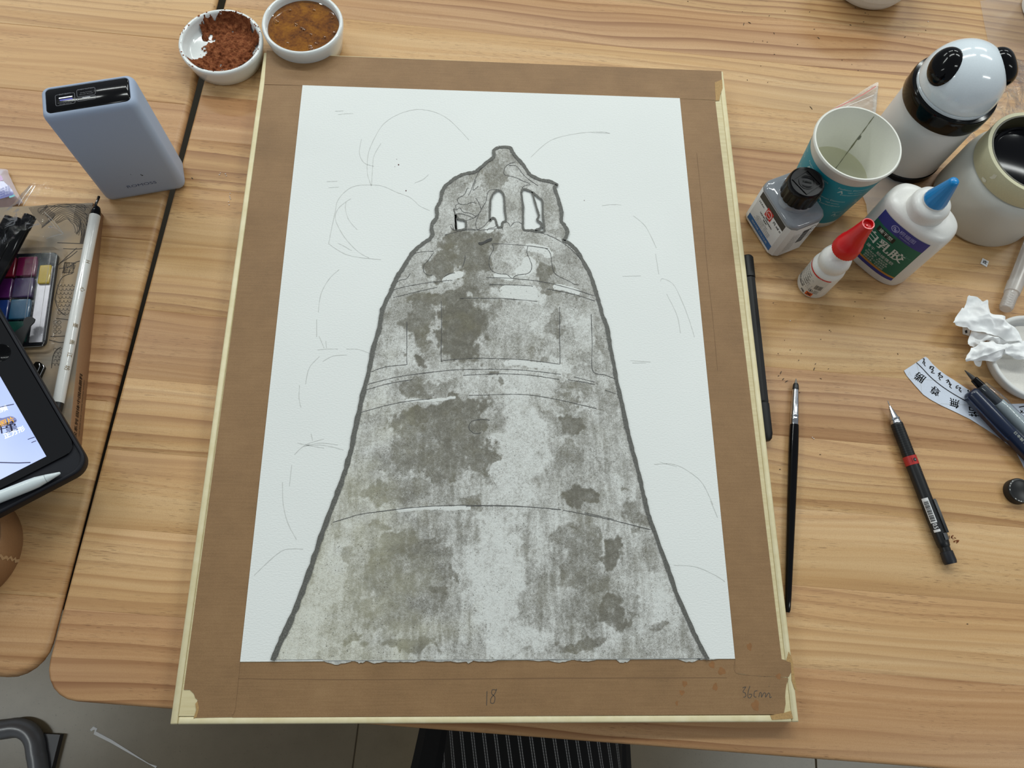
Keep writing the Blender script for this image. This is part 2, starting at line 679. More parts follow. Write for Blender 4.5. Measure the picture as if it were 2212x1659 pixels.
def lip(x0, x1, y0, y1):
    secs = []
    for ins, z in ((0.0004, 0.0), (0.0, 0.0006), (0.0, BT - 0.0008), (0.0007, BT)):
        secs.append(rrect(x1 - x0 - 2 * ins, y1 - y0 - 2 * ins, 0.0006, z, 2, (x0 + x1) / 2, (y0 + y1) / 2))
    MB().loft(secs).build('edge_strip', m_lip, board, sharp=60)


g = 0.00035
lip(xl, xl + LW - g, yb, yt)
lip(xr - LW + g, xr, yb, yt)
lip(xl + LW, xr - LW, yb, yb + LW - g)
lip(xl + LW, xr - LW, yt - LW + g, yt)

# kraft tape over the paper edges
w = NT('kraft_tape')
w.p.inputs['Roughness'].default_value = 0.62
v = w.coord()
a = w.noise(v, 30, 5, 0.6)
b = w.noise(v, 1400, 3, 0.7)
st = w.noise(w.coord((30, 900, 1)), 1.0, 2)
c = w.ramp(w.math('MULTIPLY_ADD', b, 0.5, w.math('MULTIPLY', a, 0.5)), [(0.32, (128, 97, 62)), (0.52, (144, 110, 72)), (0.7, (155, 122, 83))])
c = w.mix(0.10, c, w.ramp(st, [(0.4, (116, 86, 54)), (0.6, (164, 130, 92))]))
w.l(c, w.p.inputs['Base Color'])
w.bump(b, 0.15, 0.0004)
m_kraft = w.m


def jag(p, q, n, amp, seed):
    r = random.Random(seed)
    out = []
    for k in range(1, n):
        t = k / n
        out.append((p[0] + (q[0] - p[0]) * t + r.uniform(-amp, amp), p[1] + (q[1] - p[1]) * t + r.uniform(-amp, amp)))
    return out


TZ = BT + 0.0002
tapes = {
    'left': [(571, 183), (655.5, 184.5), (519, 1430), (508, 1532), (502, 1549), (420, 1551)] + [(425, 1537), (426, 1528), (424, 1520), (427, 1512), (422, 1508), (419, 1499), (412, 1492), (410, 1490), (397, 1490)],
    'top': [(576, 109), (662, 113), (662.5, 118.5), (1558.5, 153.5), (1560, 187)] + [(1556, 192), (1554, 205), (1553, 217), (1545.5, 218), (1543, 216), (1467, 213), (655, 184.5), (571, 182)],
    'right': [(1467.5, 213.5), (1545, 217), (1688.5, 1424), (1693, 1425), (1707, 1431), (1710, 1450), (1704, 1462)] + [(1680, 1463), (1664, 1461), (1652, 1462), (1640, 1460), (1622, 1459), (1606, 1456), (1589, 1454), (1587.5, 1423)],
    'bottom': [(519, 1430.5), (1587, 1423.5), (1589, 1454.5), (1606, 1457), (1640, 1461), (1664, 1462), (1700, 1464), (1703, 1466), (1699, 1478), (1697, 1490), (1696, 1505), (1697, 1520), (1693, 1543), (502, 1550), (508, 1532)],
}
for k, pl in tapes.items():
    mb = MB()
    pts = [onb(*q, z=TZ) for q in pl]
    mb.prism([(q[0], q[1]) for q in pts], BT - 0.0001, TZ)
    o = mb.build('tape_strip', m_kraft, board, smooth=False)
# old tape remains, glue and damage
m_old = mat('torn_tape', (176, 140, 88), 0.7, grain=0.15, bump=0.2)
for pl in ([(1544, 178), (1560, 172), (1561, 190), (1556, 204), (1554, 217), (1546, 218)],
           [(1704, 1408), (1710, 1420), (1713, 1434), (1716, 1460), (1719, 1480), (1723, 1494), (1716, 1488), (1710, 1470), (1709, 1450), (1708, 1432), (1698, 1428)],
           [(1664, 1545), (1694, 1540), (1708, 1536), (1713, 1552), (1690, 1554), (1668, 1555)],
           [(418, 1552), (425, 1549), (430, 1530), (427, 1515), (422, 1520), (424, 1534)]):
    MB().prism([onb(*q, z=TZ)[:2] for q in pl], BT + 0.00005, TZ + 0.00015).build('torn_tape_scrap', m_old, board, smooth=False)['label'] = 'torn yellowish scrap of old tape'
m_stain = mat('water_stain', (142, 97, 52), 0.55, grain=0.10, gscale=300)
for (x, y, rx, ry) in ((1538, 1436, 7, 8), (1559, 1450, 9, 9), (1479, 1477, 6, 7), (1473, 1496, 6, 6), (1545, 1484, 6, 9), (1632, 1524, 9, 13), (1682, 1461, 6, 7), (1462, 1519, 3, 6), (1619, 1397, 6, 9)):
    pl = []
    for k in range(18):
        a = 2 * PI * k / 18
        rr = 0.9 + 0.14 * math.sin(3 * a + x) + 0.08 * math.sin(5 * a + y)
        pl.append(onb(x + rx * rr * math.cos(a), y + ry * rr * math.sin(a), TZ)[:2])
    MB().prism(pl, TZ - 0.0001, TZ + 0.00006).build('water_stain', m_stain, board, smooth=False)
m_crease = mat('tape_seam', (124, 93, 62), 0.7)


def stroke(mb, pts, wmm, z, fn=onb, wiggle=0.0, per=6, rnd=None):
    P = smooth_line([Vector((q[0], q[1], 0)) for q in pts], per)
    r = random.Random(len(pts) * 31 + int(pts[0][0]))
    L = []
    for q in P:
        e = fn(q.x, q.y, z)
        L.append(Vector((e[0] + r.uniform(-wiggle, wiggle), e[1] + r.uniform(-wiggle, wiggle), z)))
    ww = wmm
    if hasattr(wmm, '__len__'):
        ww = [wmm[0] + (wmm[1] - wmm[0]) * r.random() for _ in L]
    mb.ribbon(L, ww)


for pl, wd in (([(515, 1466), (800, 1468), (1200, 1465), (1570, 1464)], 0.0006), ([(1505, 330), (1520, 480), (1526, 560), (1540, 690), (1550, 800)], 0.0005),
               ([(571, 183), (655, 185)], 0.0004), ([(519, 1431), (512, 1500), (507, 1537), (500, 1545)], 0.00028), ([(1588, 1424), (1590, 1454), (1640, 1460), (1665, 1461)], 0.00025)):
    mb = MB()
    stroke(mb, pl, (wd * 0.5, wd), TZ + 0.0001, wiggle=0.00008)
    mb.build('tape_seam', m_crease, board, smooth=False)
m_graph = mat('graphite', (72, 66, 60), 0.5)
for pl in ([(1052, 1493), (1051, 1524)],
           [(1072, 1491), (1064, 1490), (1062, 1498), (1069, 1506), (1067, 1518), (1060, 1518), (1061, 1508), (1069, 1498), (1073, 1488)],
           [(1604, 1486), (1611, 1484), (1605, 1494), (1610, 1497), (1611, 1504), (1606, 1506)],
           [(1620, 1482), (1616, 1495), (1616, 1506), (1621, 1507), (1624, 1500), (1618, 1500)],
           [(1636, 1492), (1630, 1494), (1629, 1504), (1634, 1506)],
           [(1639, 1506), (1642, 1496), (1645, 1498), (1645, 1506), (1650, 1497), (1654, 1498), (1654, 1506), (1660, 1497), (1663, 1500), (1663, 1507), (1667, 1505)],
           [(1661, 1482), (1662, 1483)]):
    mb = MB()
    stroke(mb, pl, 0.00042, TZ + 0.00012)
    mb.build('handwriting', m_graph, board, smooth=False)['label'] = 'pencilled figure on the brown tape, part of 18' if pl[0][0] < 1100 else 'pencilled figure on the brown tape, part of 36cm'

# ------------------------------------------------------------------ the sheet with the bell
paper = thing('bell_drawing', 'white textured watercolour sheet with an unfinished grey temple bell painting, taped to the board', 'drawing', (0.29958, 0.30428, BT), 0.0808)
PI_ = paper.matrix_world.inverted()
PZ = BT + 0.0008


def onp(px, py, z=PZ):
    q = PI_ @ at(px, py, PZ)
    return (q.x, q.y, z - BT)


w = NT('watercolour_paper')
w.p.inputs['Roughness'].default_value = 0.75
w.p.inputs['Specular IOR Level'].default_value = 0.2
v = w.coord()
n1 = w.noise(w.coord((500, 900, 1)), 1.0, 3, 0.55)
c = w.ramp(w.noise(v, 8, 3), [(0.3, (232, 235, 232)), (0.7, (236, 239, 236))])
w.l(c, w.p.inputs['Base Color'])
w.bump(n1, 0.6, 0.0005)
m_paper = w.m
W2, H2 = 0.18, 0.255
MB().box(-W2, W2, -H2, H2, 0.00037, PZ - BT).build('sheet', m_paper, paper, smooth=False)

RIGHT = [(1076.8, 319.4), (1101.5, 320.6), (1107.4, 331.1), (1118, 344), (1132, 360.5), (1146, 379.3), (1169.7, 390), (1188.5, 393.4), (1202.6, 400.5), (1198, 405), (1202.6, 421.6), (1208.5, 440.4), (1213.2, 459.3), (1212, 478), (1220.2, 489.8), (1226, 501.6), (1221.4, 515.7), (1217, 521), (1228, 526), (1242.6, 539), (1256.7, 560.3), (1270.8, 586.2), (1282.5, 615), (1287.9, 635.1), (1294, 655), (1300.6, 679.9), (1311.8, 711.8), (1318.2, 753.4), (1326.2, 791.7), (1334.2, 836.4), (1345.4, 884.3), (1353.4, 922.7), (1364.5, 967.4), (1377.3, 1015.3), (1388, 1062), (1398, 1105), (1410, 1141), (1434.9, 1209.3), (1459.7, 1278.9), (1489.6, 1348.5), (1510, 1390), (1528, 1424)]
LEFT = [(1076.8, 319.4), (1066, 327), (1066.3, 339.4), (1052.2, 351.1), (1035.7, 365.2), (1024, 373.5), (1002.8, 377), (991, 381.7), (976.9, 391), (962.8, 402.8), (954.6, 416.9), (951, 435.7), (942.9, 452.2), (944, 468.7), (932.3, 489.8), (933.5, 511), (913.5, 527.4), (892.3, 546.2), (878.2, 567.4), (861.8, 593.2), (852, 612), (843.8, 632), (826.2, 670.3), (819.8, 708.6), (805.4, 759.7), (797.4, 801.3), (783.1, 855.6), (775.1, 893.9), (765.5, 938.7), (757.5, 977), (744.7, 1021.7), (730.4, 1063.3), (708, 1120), (684, 1189.4), (659.1, 1264), (629.3, 1338.6), (606, 1388), (590, 1427)]


def za(L):       # crop of the bell top -> photo pixels
    return [(850 + x / 4.254, 290 + y / 4.254) for x, y in L]


def zc(L):
    return [(700 + x / 3.13, 600 + y / 3.13) for x, y in L]


def zd(L):
    return [(500 + x / 2.011, 1080 + y / 2.011) for x, y in L]


def zb(L):
    return [(600 + x / 3.318, 180 + y / 3.318) for x, y in L]


WIN = [za([(890, 605), (920, 550), (962, 520), (1000, 545), (1016, 590), (1020, 690), (1032, 795), (1003, 815), (990, 855), (958, 855), (935, 790), (910, 775), (885, 800), (886, 700)]),
       za([(1172, 540), (1195, 510), (1270, 535), (1330, 585), (1365, 620), (1370, 740), (1382, 850), (1375, 905), (1270, 888), (1195, 878), (1190, 780), (1190, 680)]),
       za([(572, 745), (600, 785), (660, 802), (663, 870), (640, 880), (583, 883), (572, 800)])]
poly = RIGHT + LEFT[::-1][:-1]
polyp = [onp(*q)[:2] for q in poly]
winp = [[onp(*q)[:2] for q in wl] for wl in WIN]

# pigment load over the bell: patches (photo pixel centre, radii, angle, strength) measured on the sheet
PATCH = [(1072, 378, 26, 30, 0, .62), (1000, 400, 24, 10, -10, .55), (1107, 452, 9, 9, 0, .5), (1203, 503, 18, 10, 0, .55), (1010, 448, 12, 8, 0, .5),
         (1008, 522, 66, 20, -8, .85), (960, 572, 42, 26, -15, .85), (1025, 560, 38, 34, 0, .85), (1020, 600, 24, 20, 0, .7), (1168, 580, 17, 22, 0, .8), (1177, 605, 26, 12, 20, .7),
         (1220, 560, 14, 10, 0, .45), (1205, 632, 34, 10, 12, .72), (955, 640, 75, 16, -6, .85), (1035, 625, 36, 10, 0, .6), (1078, 372, 10, 12, 0, .4),
         (1000, 712, 48, 66, 0, 1.0), (1040, 690, 20, 34, 0, .7), (906, 690, 26, 50, 0, .8), (905, 740, 18, 20, 0, .6), (904, 780, 19, 13, 15, .95), (932, 765, 9, 12, 0, .6),
         (1072, 668, 14, 22, 0, .6), (1205, 700, 16, 26, 20, .65), (1180, 755, 14, 10, -30, .5), (1152, 760, 10, 5, -40, .6), (1165, 780, 12, 6, 0, .6), (1293, 745, 10, 24, -20, .6), (1290, 705, 8, 10, 0, .5),
         (898, 840, 22, 15, 0, .75), (948, 838, 20, 18, 0, .55), (975, 835, 10, 12, 0, .5), (1058, 815, 10, 7, 0, .8), (1077, 837, 9, 7, 0, .7), (1245, 838, 30, 13, 15, .6), (1310, 870, 16, 16, 0, .55), (1225, 868, 18, 10, 20, .6),
         (950, 890, 92, 22, -8, .9), (930, 930, 70, 40, 0, .72), (1000, 930, 42, 60, 8, .85), (880, 980, 40, 46, 0, .7), (960, 1000, 56, 40, 0, .72), (1052, 985, 28, 20, -20, .8), (1036, 1012, 20, 14, 0, .75),
         (830, 1010, 30, 14, 0, .55), (812, 1068, 22, 22, 0, .75), (880, 1060, 70, 20, 0, .6), (850, 1078, 34, 8, 10, .6), (1015, 1088, 26, 10, 0, .6),
         (1228, 915, 26, 28, 0, .85), (1232, 985, 34, 30, 0, .6), (1240, 1040, 30, 20, 0, .45), (1252, 1072, 33, 18, 0, .98), (1372, 1118, 22, 22, 30, .65), (1357, 1068, 6, 6, 0, .6),
         (825, 1135, 26, 14, 0, .7), (880, 1180, 74, 22, -4, .78), (850, 1240, 60, 60, -20, .68), (930, 1230, 44, 50, 0, .62), (840, 1320, 60, 46, 0, .6), (900, 1300, 60, 40, -30, .62), (965, 1245, 20, 12, 0, .75), (945, 1282, 14, 14, 0, .85),
         (760, 1380, 24, 14, 0, .8), (880, 1398, 56, 12, 0, .85), (800, 1330, 20, 14, 0, .7), (760, 1230, 18, 60, 12, .5),
         (1245, 1160, 46, 40, 0, .62), (1262, 1230, 38, 60, 0, .66), (1270, 1310, 34, 50, 0, .62), (1325, 1190, 18, 28, 0, .92), (1318, 1322, 26, 28, 0, .9), (1350, 1335, 18, 6, -20, .7), (1424, 1354, 12, 12, 0, .65), (1255, 1390, 44, 12, -10, .72), (1192, 1250, 14, 60, 0, .4), (1210, 1345, 20, 12, 0, .5), (1340, 1350, 26, 14, 0, .5)]
PALE = [(1110, 640, 36, 14, 0, .8), (1160, 637, 12, 14, 0, .8), (1150, 575, 14, 22, 0, .6), (1110, 565, 22, 16, 0, .5), (1120, 990, 44, 110, 6, .8), (1100, 1060, 70, 30, 0, .6), (1070, 1240, 46, 130, 0, .9), (1120, 1390, 60, 30, 0, .8),
        (1180, 700, 22, 30, 0, .5), (1140, 830, 60, 30, 0, .7), (1190, 790, 50, 8, 5, .9), (860, 775, 30, 30, 0, .4), (815, 830, 22, 50, 0, .5), (1420, 1290, 30, 60, -20, .6), (660, 1380, 40, 50, 0, .7), (720, 1230, 20, 80, 15, .6), (1320, 800, 10, 40, 0, .3), (1255, 720, 20, 30, 0, .5), (1190, 870, 80, 14, 4, .5)]
SLIV = ((zc([(1240, 575), (1330, 575), (1450, 590), (1590, 604)]), .0042), (za([(1240, 1045), (1320, 1055), (1395, 1075), (1430, 1110)]), .006), (za([(1180, 1260), (1225, 1235), (1240, 1180)]), .010), (zc([(1225, 85), (1310, 88), (1405, 92)]), .008), (zc([(1240, 120), (1410, 128)]), .006), (za([(1500, 1405), (1590, 1425), (1680, 1455)]), .005), (za([(945, 1300), (1010, 1312), (1075, 1330)]), .004), (za([(480, 1335), (560, 1305), (610, 1290)]), .005),
              (zd([(720, 45), (830, 38), (940, 34), (1030, 35)]), .002), (zc([(560, 830), (720, 826), (880, 815)]), .0016), (za([(880, 880), (920, 840), (935, 815)]), .006))
st = 0.00075
gx = np.arange(-0.165, 0.168, st)
gy = np.arange(-0.2552, 0.205, st)
GX, GY = np.meshgrid(gx, gy)
ins = inside(GX, GY, polyp)
for wl in winp:
    ins &= ~inside(GX, GY, wl)
wx = (fbm(GX * 90, GY * 90, 3) - 0.5) * 0.022
wy = (fbm(GX * 90, GY * 90, 9) - 0.5) * 0.022
nf0 = (fbm(GX * 330, GY * 230, 77, 4) - 0.5) * 0.75


def patch_field(PL, warp):
    D = np.zeros_like(GX)
    for x, y, rx, ry, an, s_ in PL:
        c0 = onp(x, y)
        ex = onp(x + rx, y)
        ey = onp(x, y + ry)
        a = math.hypot(ex[0] - c0[0], ex[1] - c0[1])
        b = math.hypot(ey[0] - c0[0], ey[1] - c0[1])
        t = -math.radians(an)
        dx, dy = GX + wx * warp - c0[0], GY + wy * warp - c0[1]
        u = (dx * math.cos(t) + dy * math.sin(t)) / a
        v_ = (-dx * math.sin(t) + dy * math.cos(t)) / b
        f = np.clip(1.40 - np.sqrt(u * u + v_ * v_) + nf0, 0, 0.42) / 0.42
        D = np.maximum(D, f * s_)
    return D


dark = patch_field(PATCH, 1.0)
pale = patch_field(PALE, 1.2)
def seg_mask(L, wd):
    P = [onp(q.x, q.y)[:2] for q in smooth_line([Vector((q[0], q[1], 0)) for q in L], 4)]
    D = np.full(GX.shape, 1.0)
    x_, y_ = GX + wx * 0.10 + nf * 0.0016, GY + wy * 0.10 + nf * 0.0010
    for (x0, y0), (x1, y1) in zip(P[:-1], P[1:]):
        dx, dy = x1 - x0, y1 - y0
        t = np.clip(((x_ - x0) * dx + (y_ - y0) * dy) / max(dx * dx + dy * dy, 1e-12), 0, 1)
        D = np.minimum(D, np.hypot(x_ - x0 - t * dx, y_ - y0 - t * dy))
    return np.clip((wd * 0.55 - D) / 0.0007 + 0.5, 0, 1)


nf = fbm(GX * 600, GY * 500, 301, 3) - 0.5
bare = np.zeros_like(GX)
for q, wd in SLIV:
    bare = np.maximum(bare, seg_mask(q, wd))
streak = (fbm(GX * 420 + wx * 40, GY * 46 + wy * 30, 201, 3) - 0.5) * np.clip((0.06 - GY) * 6, 0.25, 1.0)
base = 0.06 + 0.38 * streak + 0.30 + 0.42 * (fbm(GX * 55, GY * 55, 21, 5) - 0.5) + 0.25 * (fbm(GX * 190, GY * 60, 33, 3) - 0.5)
dk = dark * (0.80 + 0.55 * (fbm(GX * 200, GY * 200, 5, 4) - 0.35) + 0.35 * streak)
dens = np.clip(np.maximum(base * (1 - 0.75 * pale), dk), 0, 1)
dens = dens * (1 - bare) - 0.6 * bare
dpos = np.clip(dens, 0, 1)
relief = (fbm(GX * 260, GY * 200, 41, 4) - 0.5) * 0.0009 * (0.35 + dpos) + np.abs(fbm(GX * 70, GY * 55, 51, 3) - 0.5) * -0.0018 * dpos
ZZ = (PZ - BT) + 0.0008 + np.clip(relief, -0.0006, 0.0009)

def paste_z(x, y):
    i_ = int(round((y - gy[0]) / st))
    j_ = int(round((x - gx[0]) / st))
    if 0 <= i_ < GX.shape[0] and 0 <= j_ < GX.shape[1] and ins[i_, j_]:
        return float(ZZ[max(0, i_ - 1):i_ + 2, max(0, j_ - 1):j_ + 2].max())
    return PZ - BT + 0.0008


idx = -np.ones(GX.shape, int)
cell = ins[:-1, :-1] & ins[1:, :-1] & ins[:-1, 1:] & ins[1:, 1:]
used = np.zeros(GX.shape, bool)
for a, b in ((0, 0), (1, 0), (0, 1), (1, 1)):
    used[a:GX.shape[0] - 1 + a, b:GX.shape[1] - 1 + b] |= cell
idx[used] = np.arange(used.sum())
cy_, cx_ = np.nonzero(cell)
F = np.stack([idx[cy_, cx_], idx[cy_, cx_ + 1], idx[cy_ + 1, cx_ + 1], idx[cy_ + 1, cx_]], 1)
V = np.stack([GX[used], GY[used], ZZ[used]], 1)
me = bpy.data.meshes.new('bell_paint')
me.vertices.add(len(V))
me.vertices.foreach_set('co', V.astype(np.float32).ravel())
me.loops.add(F.size)
me.loops.foreach_set('vertex_index', F.astype(np.int32).ravel())
me.polygons.add(len(F))
me.polygons.foreach_set('loop_start', np.arange(0, F.size, 4, dtype=np.int32))
me.update()
at_ = me.attributes.new('load', 'FLOAT', 'POINT')
at_.data.foreach_set('value', dens[used].astype(np.float32))
at_ = me.attributes.new('warm', 'FLOAT', 'POINT')
wl_ = np.clip((-0.02 - GX - 0.35 * (GY + 0.25)) * 12 + 0.1 + (fbm(GX * 60, GY * 60, 71, 3) - 0.5) * 1.2, 0, 1)
at_.data.foreach_set('value', wl_[used].astype(np.float32))
w = NT('stone_paste_paint')
w.p.inputs['Roughness'].default_value = 0.85
w.p.inputs['Specular IOR Level'].default_value = 0.15
v = w.coord()
ld_ = w.n('ShaderNodeAttribute', attribute_name='load').outputs['Fac']
wm = w.n('ShaderNodeAttribute', attribute_name='warm').outputs['Fac']
f1 = w.noise(v, 1500, 3, 0.6)
f2 = w.noise(w.coord((520, 420, 1)), 1.0, 4, 0.65)
f3 = w.noise(v, 150, 4, 0.6, 0.6)
t = w.math('ADD', w.math('MULTIPLY_ADD', w.math('SUBTRACT', f1, 0.5), 0.9, ld_), w.math('MULTIPLY_ADD', w.math('SUBTRACT', f2, 0.5), 0.7, w.math('MULTIPLY', w.math('SUBTRACT', f3, 0.5), 0.45)))
c = w.ramp(t, [(0.08, (225, 227, 223)), (0.28, (200, 200, 195)), (0.46, (168, 167, 161)), (0.66, (140, 138, 129)), (0.95, (119, 116, 106))])
olive = w.ramp(w.noise(v, 42, 3), [(0.48, (0, 0, 0, 1)), (0.68, (0.32, 0.32, 0.32, 1))])
c = w.mix(w.math('MULTIPLY', olive, ld_), c, (128, 122, 94))
c = w.mix(w.math('MULTIPLY', wm, 0.30), c, (214, 211, 180))
vo = w.n('ShaderNodeTexVoronoi')
vo.inputs['Scale'].default_value = 420
w.l(v, vo.inputs['Vector'])
dots = w.math('MULTIPLY', w.ramp(vo.outputs['Distance'], [(0.10, (1, 1, 1, 1)), (0.24, (0, 0, 0, 1))]), w.ramp(w.noise(v, 130, 2), [(0.45, (0, 0, 0, 1)), (0.6, (0.75, 0.75, 0.75, 1))]))
c = w.mix(dots, c, (92, 90, 84))
w.l(c, w.p.inputs['Base Color'])
w.bump(w.math('MULTIPLY_ADD', f2, 1.0, w.math('MULTIPLY', f1, 0.5)), 0.8, 0.0008)
o = link('bell_paint', me, w.m, paper)
o['label'] = 'textured grey stone paste filling the bell'

# dark brushed contour
w = NT('contour_paint')
w.p.inputs['Roughness'].default_value = 0.6
nz = w.noise(w.coord(), 900, 4, 0.65)
c = w.ramp(nz, [(0.3, (70, 70, 66)), (0.6, (104, 104, 98)), (0.75, (128, 128, 122))])
w.l(c, w.p.inputs['Base Color'])
m_contour = w.m
OZ = PZ + 0.0013


def contour(mb, pts, w0, w1, per=5, amp=0.0005, seed=1):
    r = random.Random(seed)
    P = smooth_line([Vector((q[0], q[1], 0)) for q in pts], per)
    L, ww = [], []
    n = len(P)
    for k, q in enumerate(P):
        e = onp(q.x, q.y, OZ)
        L.append(Vector((e[0] + r.uniform(-amp, amp) * 0.5, e[1] + r.uniform(-amp, amp) * 0.5, e[2])))
        ww.append((w0 + (w1 - w0) * k / n) * r.uniform(0.8, 1.18))
    mb.ribbon(L, ww)
    vs = [q for q in mb.v]
    return mb


mb = MB()
contour(mb, RIGHT, 0.0029, 0.0033, seed=3)
contour(mb, LEFT, 0.0028, 0.0040, seed=4)
mb.build('bell_contour', m_contour, paper, smooth=False)['label'] = 'dark brushed outline of the bell'
for k, wl in enumerate(WIN):
    contour(MB(), wl + [wl[0]], 0.0019, 0.0019, 5, 0.0003, 8 + k).build('handle_opening_contour', m_contour, paper, smooth=False)
mb = MB()
contour(mb, za([(1270, 535), (1295, 620), (1325, 720), (1335, 760), (1320, 795), (1360, 830), (1350, 870), (1300, 890)]), 0.0016, 0.0026, 5, 0.0003, 15).build('handle_opening_contour', m_contour, paper, smooth=False)
mb = MB()
contour(mb, za([(555, 690), (565, 740), (570, 800), (575, 885)]), 0.0009, 0.0014, 5, 0.0002, 17)
mb.build('handle_opening_contour', m_contour, paper, smooth=False)
mb = MB()
mb.ribbon([Vector(onp(x, y, OZ)) for x, y in za([(780, 1005), (800, 1012), (835, 1000), (860, 985), (890, 975), (905, 962)])], [0.0015, 0.0028, 0.0020, 0.0024, 0.0026, 0.001])
mb.build('brush_dab', mat('black_paint', (34, 33, 30), 0.5), paper, smooth=False)

# inked and pencilled lines inside the bell
m_ink = mat('drawn_line', (84, 84, 82), 0.7)
INK = [za([(0, 1435), (130, 1400), (270, 1375), (400, 1358), (540, 1345)]), za([(850, 1322), (1080, 1328), (1370, 1360), (1620, 1420), (1850, 1490)]),
       za([(0, 1505), (200, 1455), (400, 1410)]), za([(880, 1385), (1100, 1388), (1280, 1400)]), za([(1410, 1425), (1640, 1470), (1850, 1535)]), za([(610, 1510), (850, 1510), (1040, 1515), (1320, 1540)]),
       za([(905, 1005), (918, 1060), (885, 1130), (880, 1210), (910, 1262), (970, 1285), (1040, 1292), (1090, 1328), (1130, 1300), (1240, 1280), (1270, 1220), (1250, 1150), (1225, 1090), (1235, 1030)]),
       za([(1235, 1030), (1390, 1052), (1440, 1100), (1455, 1200), (1480, 1280), (1540, 1320), (1630, 1362), (1660, 1382), (1700, 1385)]), za([(915, 1008), (1050, 1015), (1240, 1030), (1420, 1055)]),
       za([(370, 1090), (320, 1160), (280, 1210), (278, 1265), (310, 1295), (360, 1297)]), za([(660, 1120), (650, 1180), (630, 1228)]), za([(465, 1318), (500, 1290), (565, 1278)]),
       za([(150, 1110), (260, 1085), (370, 1080)]), za([(10, 1385), (60, 1345), (120, 1330), (155, 1280)]),
       za([(585, 610), (600, 590), (650, 560), (680, 500), (690, 505)]), za([(585, 605), (602, 640), (660, 650), (720, 630), (760, 640)]), za([(602, 640), (570, 662), (582, 700), (553, 690), (565, 740), (600, 780), (665, 796), (730, 778), (780, 740), (805, 700), (785, 640), (755, 590)]),
       za([(580, 700), (610, 680), (640, 720), (700, 730), (760, 760)]), za([(565, 740), (620, 735), (690, 755), (730, 775)]), za([(690, 568), (720, 500), (750, 420), (790, 340), (835, 290)]), za([(755, 430), (730, 520), (780, 480)]),
       za([(805, 700), (850, 620), (860, 560), (885, 520), (950, 510), (980, 515)]), za([(805, 700), (775, 760), (755, 830), (770, 885)]), za([(535, 830), (555, 885), (520, 850)]), za([(1120, 258), (1050, 285), (1020, 320), (1022, 375), (1100, 395), (1180, 430), (1258, 465), (1200, 480), (1175, 520)]),
       za([(1060, 290), (1130, 300), (1180, 360), (1230, 410), (1330, 480)]), za([(560, 885), (700, 875), (770, 885), (860, 880), (1000, 865)]), za([(1005, 885), (1000, 840), (1020, 810), (1055, 820), (1075, 850), (1110, 815), (1160, 815), (1190, 850), (1190, 885)]),
       za([(770, 885), (830, 850), (870, 805), (930, 790), (940, 850), (880, 870), (860, 890)]), za([(1190, 885), (1280, 895), (1400, 925), (1520, 980), (1640, 1070), (1740, 1180)]), za([(470, 930), (640, 890), (760, 885)]),
       zc([(318, 640), (370, 618), (430, 603), (500, 595), (558, 588), (560, 560), (560, 300)]), zc([(792, 160), (795, 350), (793, 555), (820, 560), (1000, 546), (1250, 551), (1400, 562), (1595, 587)]), zc([(1805, 250), (1812, 450), (1815, 630), (1900, 660), (1965, 685)]), zc([(1592, 200), (1592, 400), (1595, 587)]),
       zc([(298, 722), (420, 690), (560, 662), (850, 628), (1050, 621), (1250, 622), (1450, 637), (1600, 656)]), zc([(1690, 672), (1760, 690), (1825, 706)]), zc([(288, 760), (420, 722), (600, 690)]), zc([(940, 662), (1080, 655), (1220, 652), (1400, 662), (1590, 690)]), zc([(1650, 692), (1740, 705), (1830, 724)]),
       zc([(252, 912), (420, 866), (560, 838), (720, 820)]), zc([(980, 798), (1120, 794), (1250, 790), (1400, 796), (1600, 830), (1720, 858), (1840, 886)]), zc([(1900, 762), (1985, 790)]), zc([(1000, 970), (980, 1000), (985, 1030), (1020, 1055), (1060, 1050)]), zc([(1000, 970), (1060, 960), (1120, 965)]),
       zc([(60, 1655), (160, 1625), (250, 1600), (430, 1575), (620, 1553), (820, 1542), (1000, 1540), (1300, 1545), (1600, 1570)]), zc([(1760, 1590), (1860, 1612), (1960, 1636)]), zd([(1020, 28), (1140, 26), (1300, 32), (1430, 42)]), zd([(1440, 45), (1560, 68), (1680, 95), (1820, 130)])]
def flat_lines(name, L, wd, z, m, label=None, wig=0.00006):
    for q in L:
        q, wdt = (q, wd) if isinstance(q[0][0], (int, float)) else q
        mb = MB()
        stroke(mb, q, wdt, 0, fn=lambda x, y, z_: onp(x, y), wiggle=wig)
        mb.v = [(a[0], a[1], z if z is not None else paste_z(a[0], a[1]) + 0.00012) for a in mb.v]
        o = mb.build(name, m, paper, smooth=False)
        if label:
            o['label'] = label


flat_lines('drawn_line', INK, (0.00030, 0.00062), None, m_ink)
# paste smeared past the sheet's lower edge
rr = random.Random(5)
m_paste = mat('grey_paste', (186, 186, 180), 0.85, grain=0.3, gscale=500)
x = 600
while x < 1535:
    wdt = rr.uniform(14, 60)
    h = rr.uniform(1.0, 4.0) if rr.random() < 0.6 else rr.uniform(4, 9)
    if 690 < x < 960 or 970 < x < 1040 or 1120 < x < 1290 or 1300 < x < 1345 or 1430 < x < 1520:
        y0 = 1430.3 - (x - 519) * 7 / 1068 - 1.0
        up = [(x + wdt * k / 8, y0) for k in range(9)]
        lo = [(x + wdt * k / 8, y0 + 1 + h * math.sin(PI * k / 8) * rr.uniform(0.5, 1.1)) for k in range(9)]
        MB().prism([onp(*q)[:2] for q in up + lo[::-1]], 0.00037, PZ - BT + 0.00004 * (int(x) % 7)).build('paste_overflow', m_paste, paper, smooth=False)
    x += wdt * rr.uniform(0.7, 1.3)

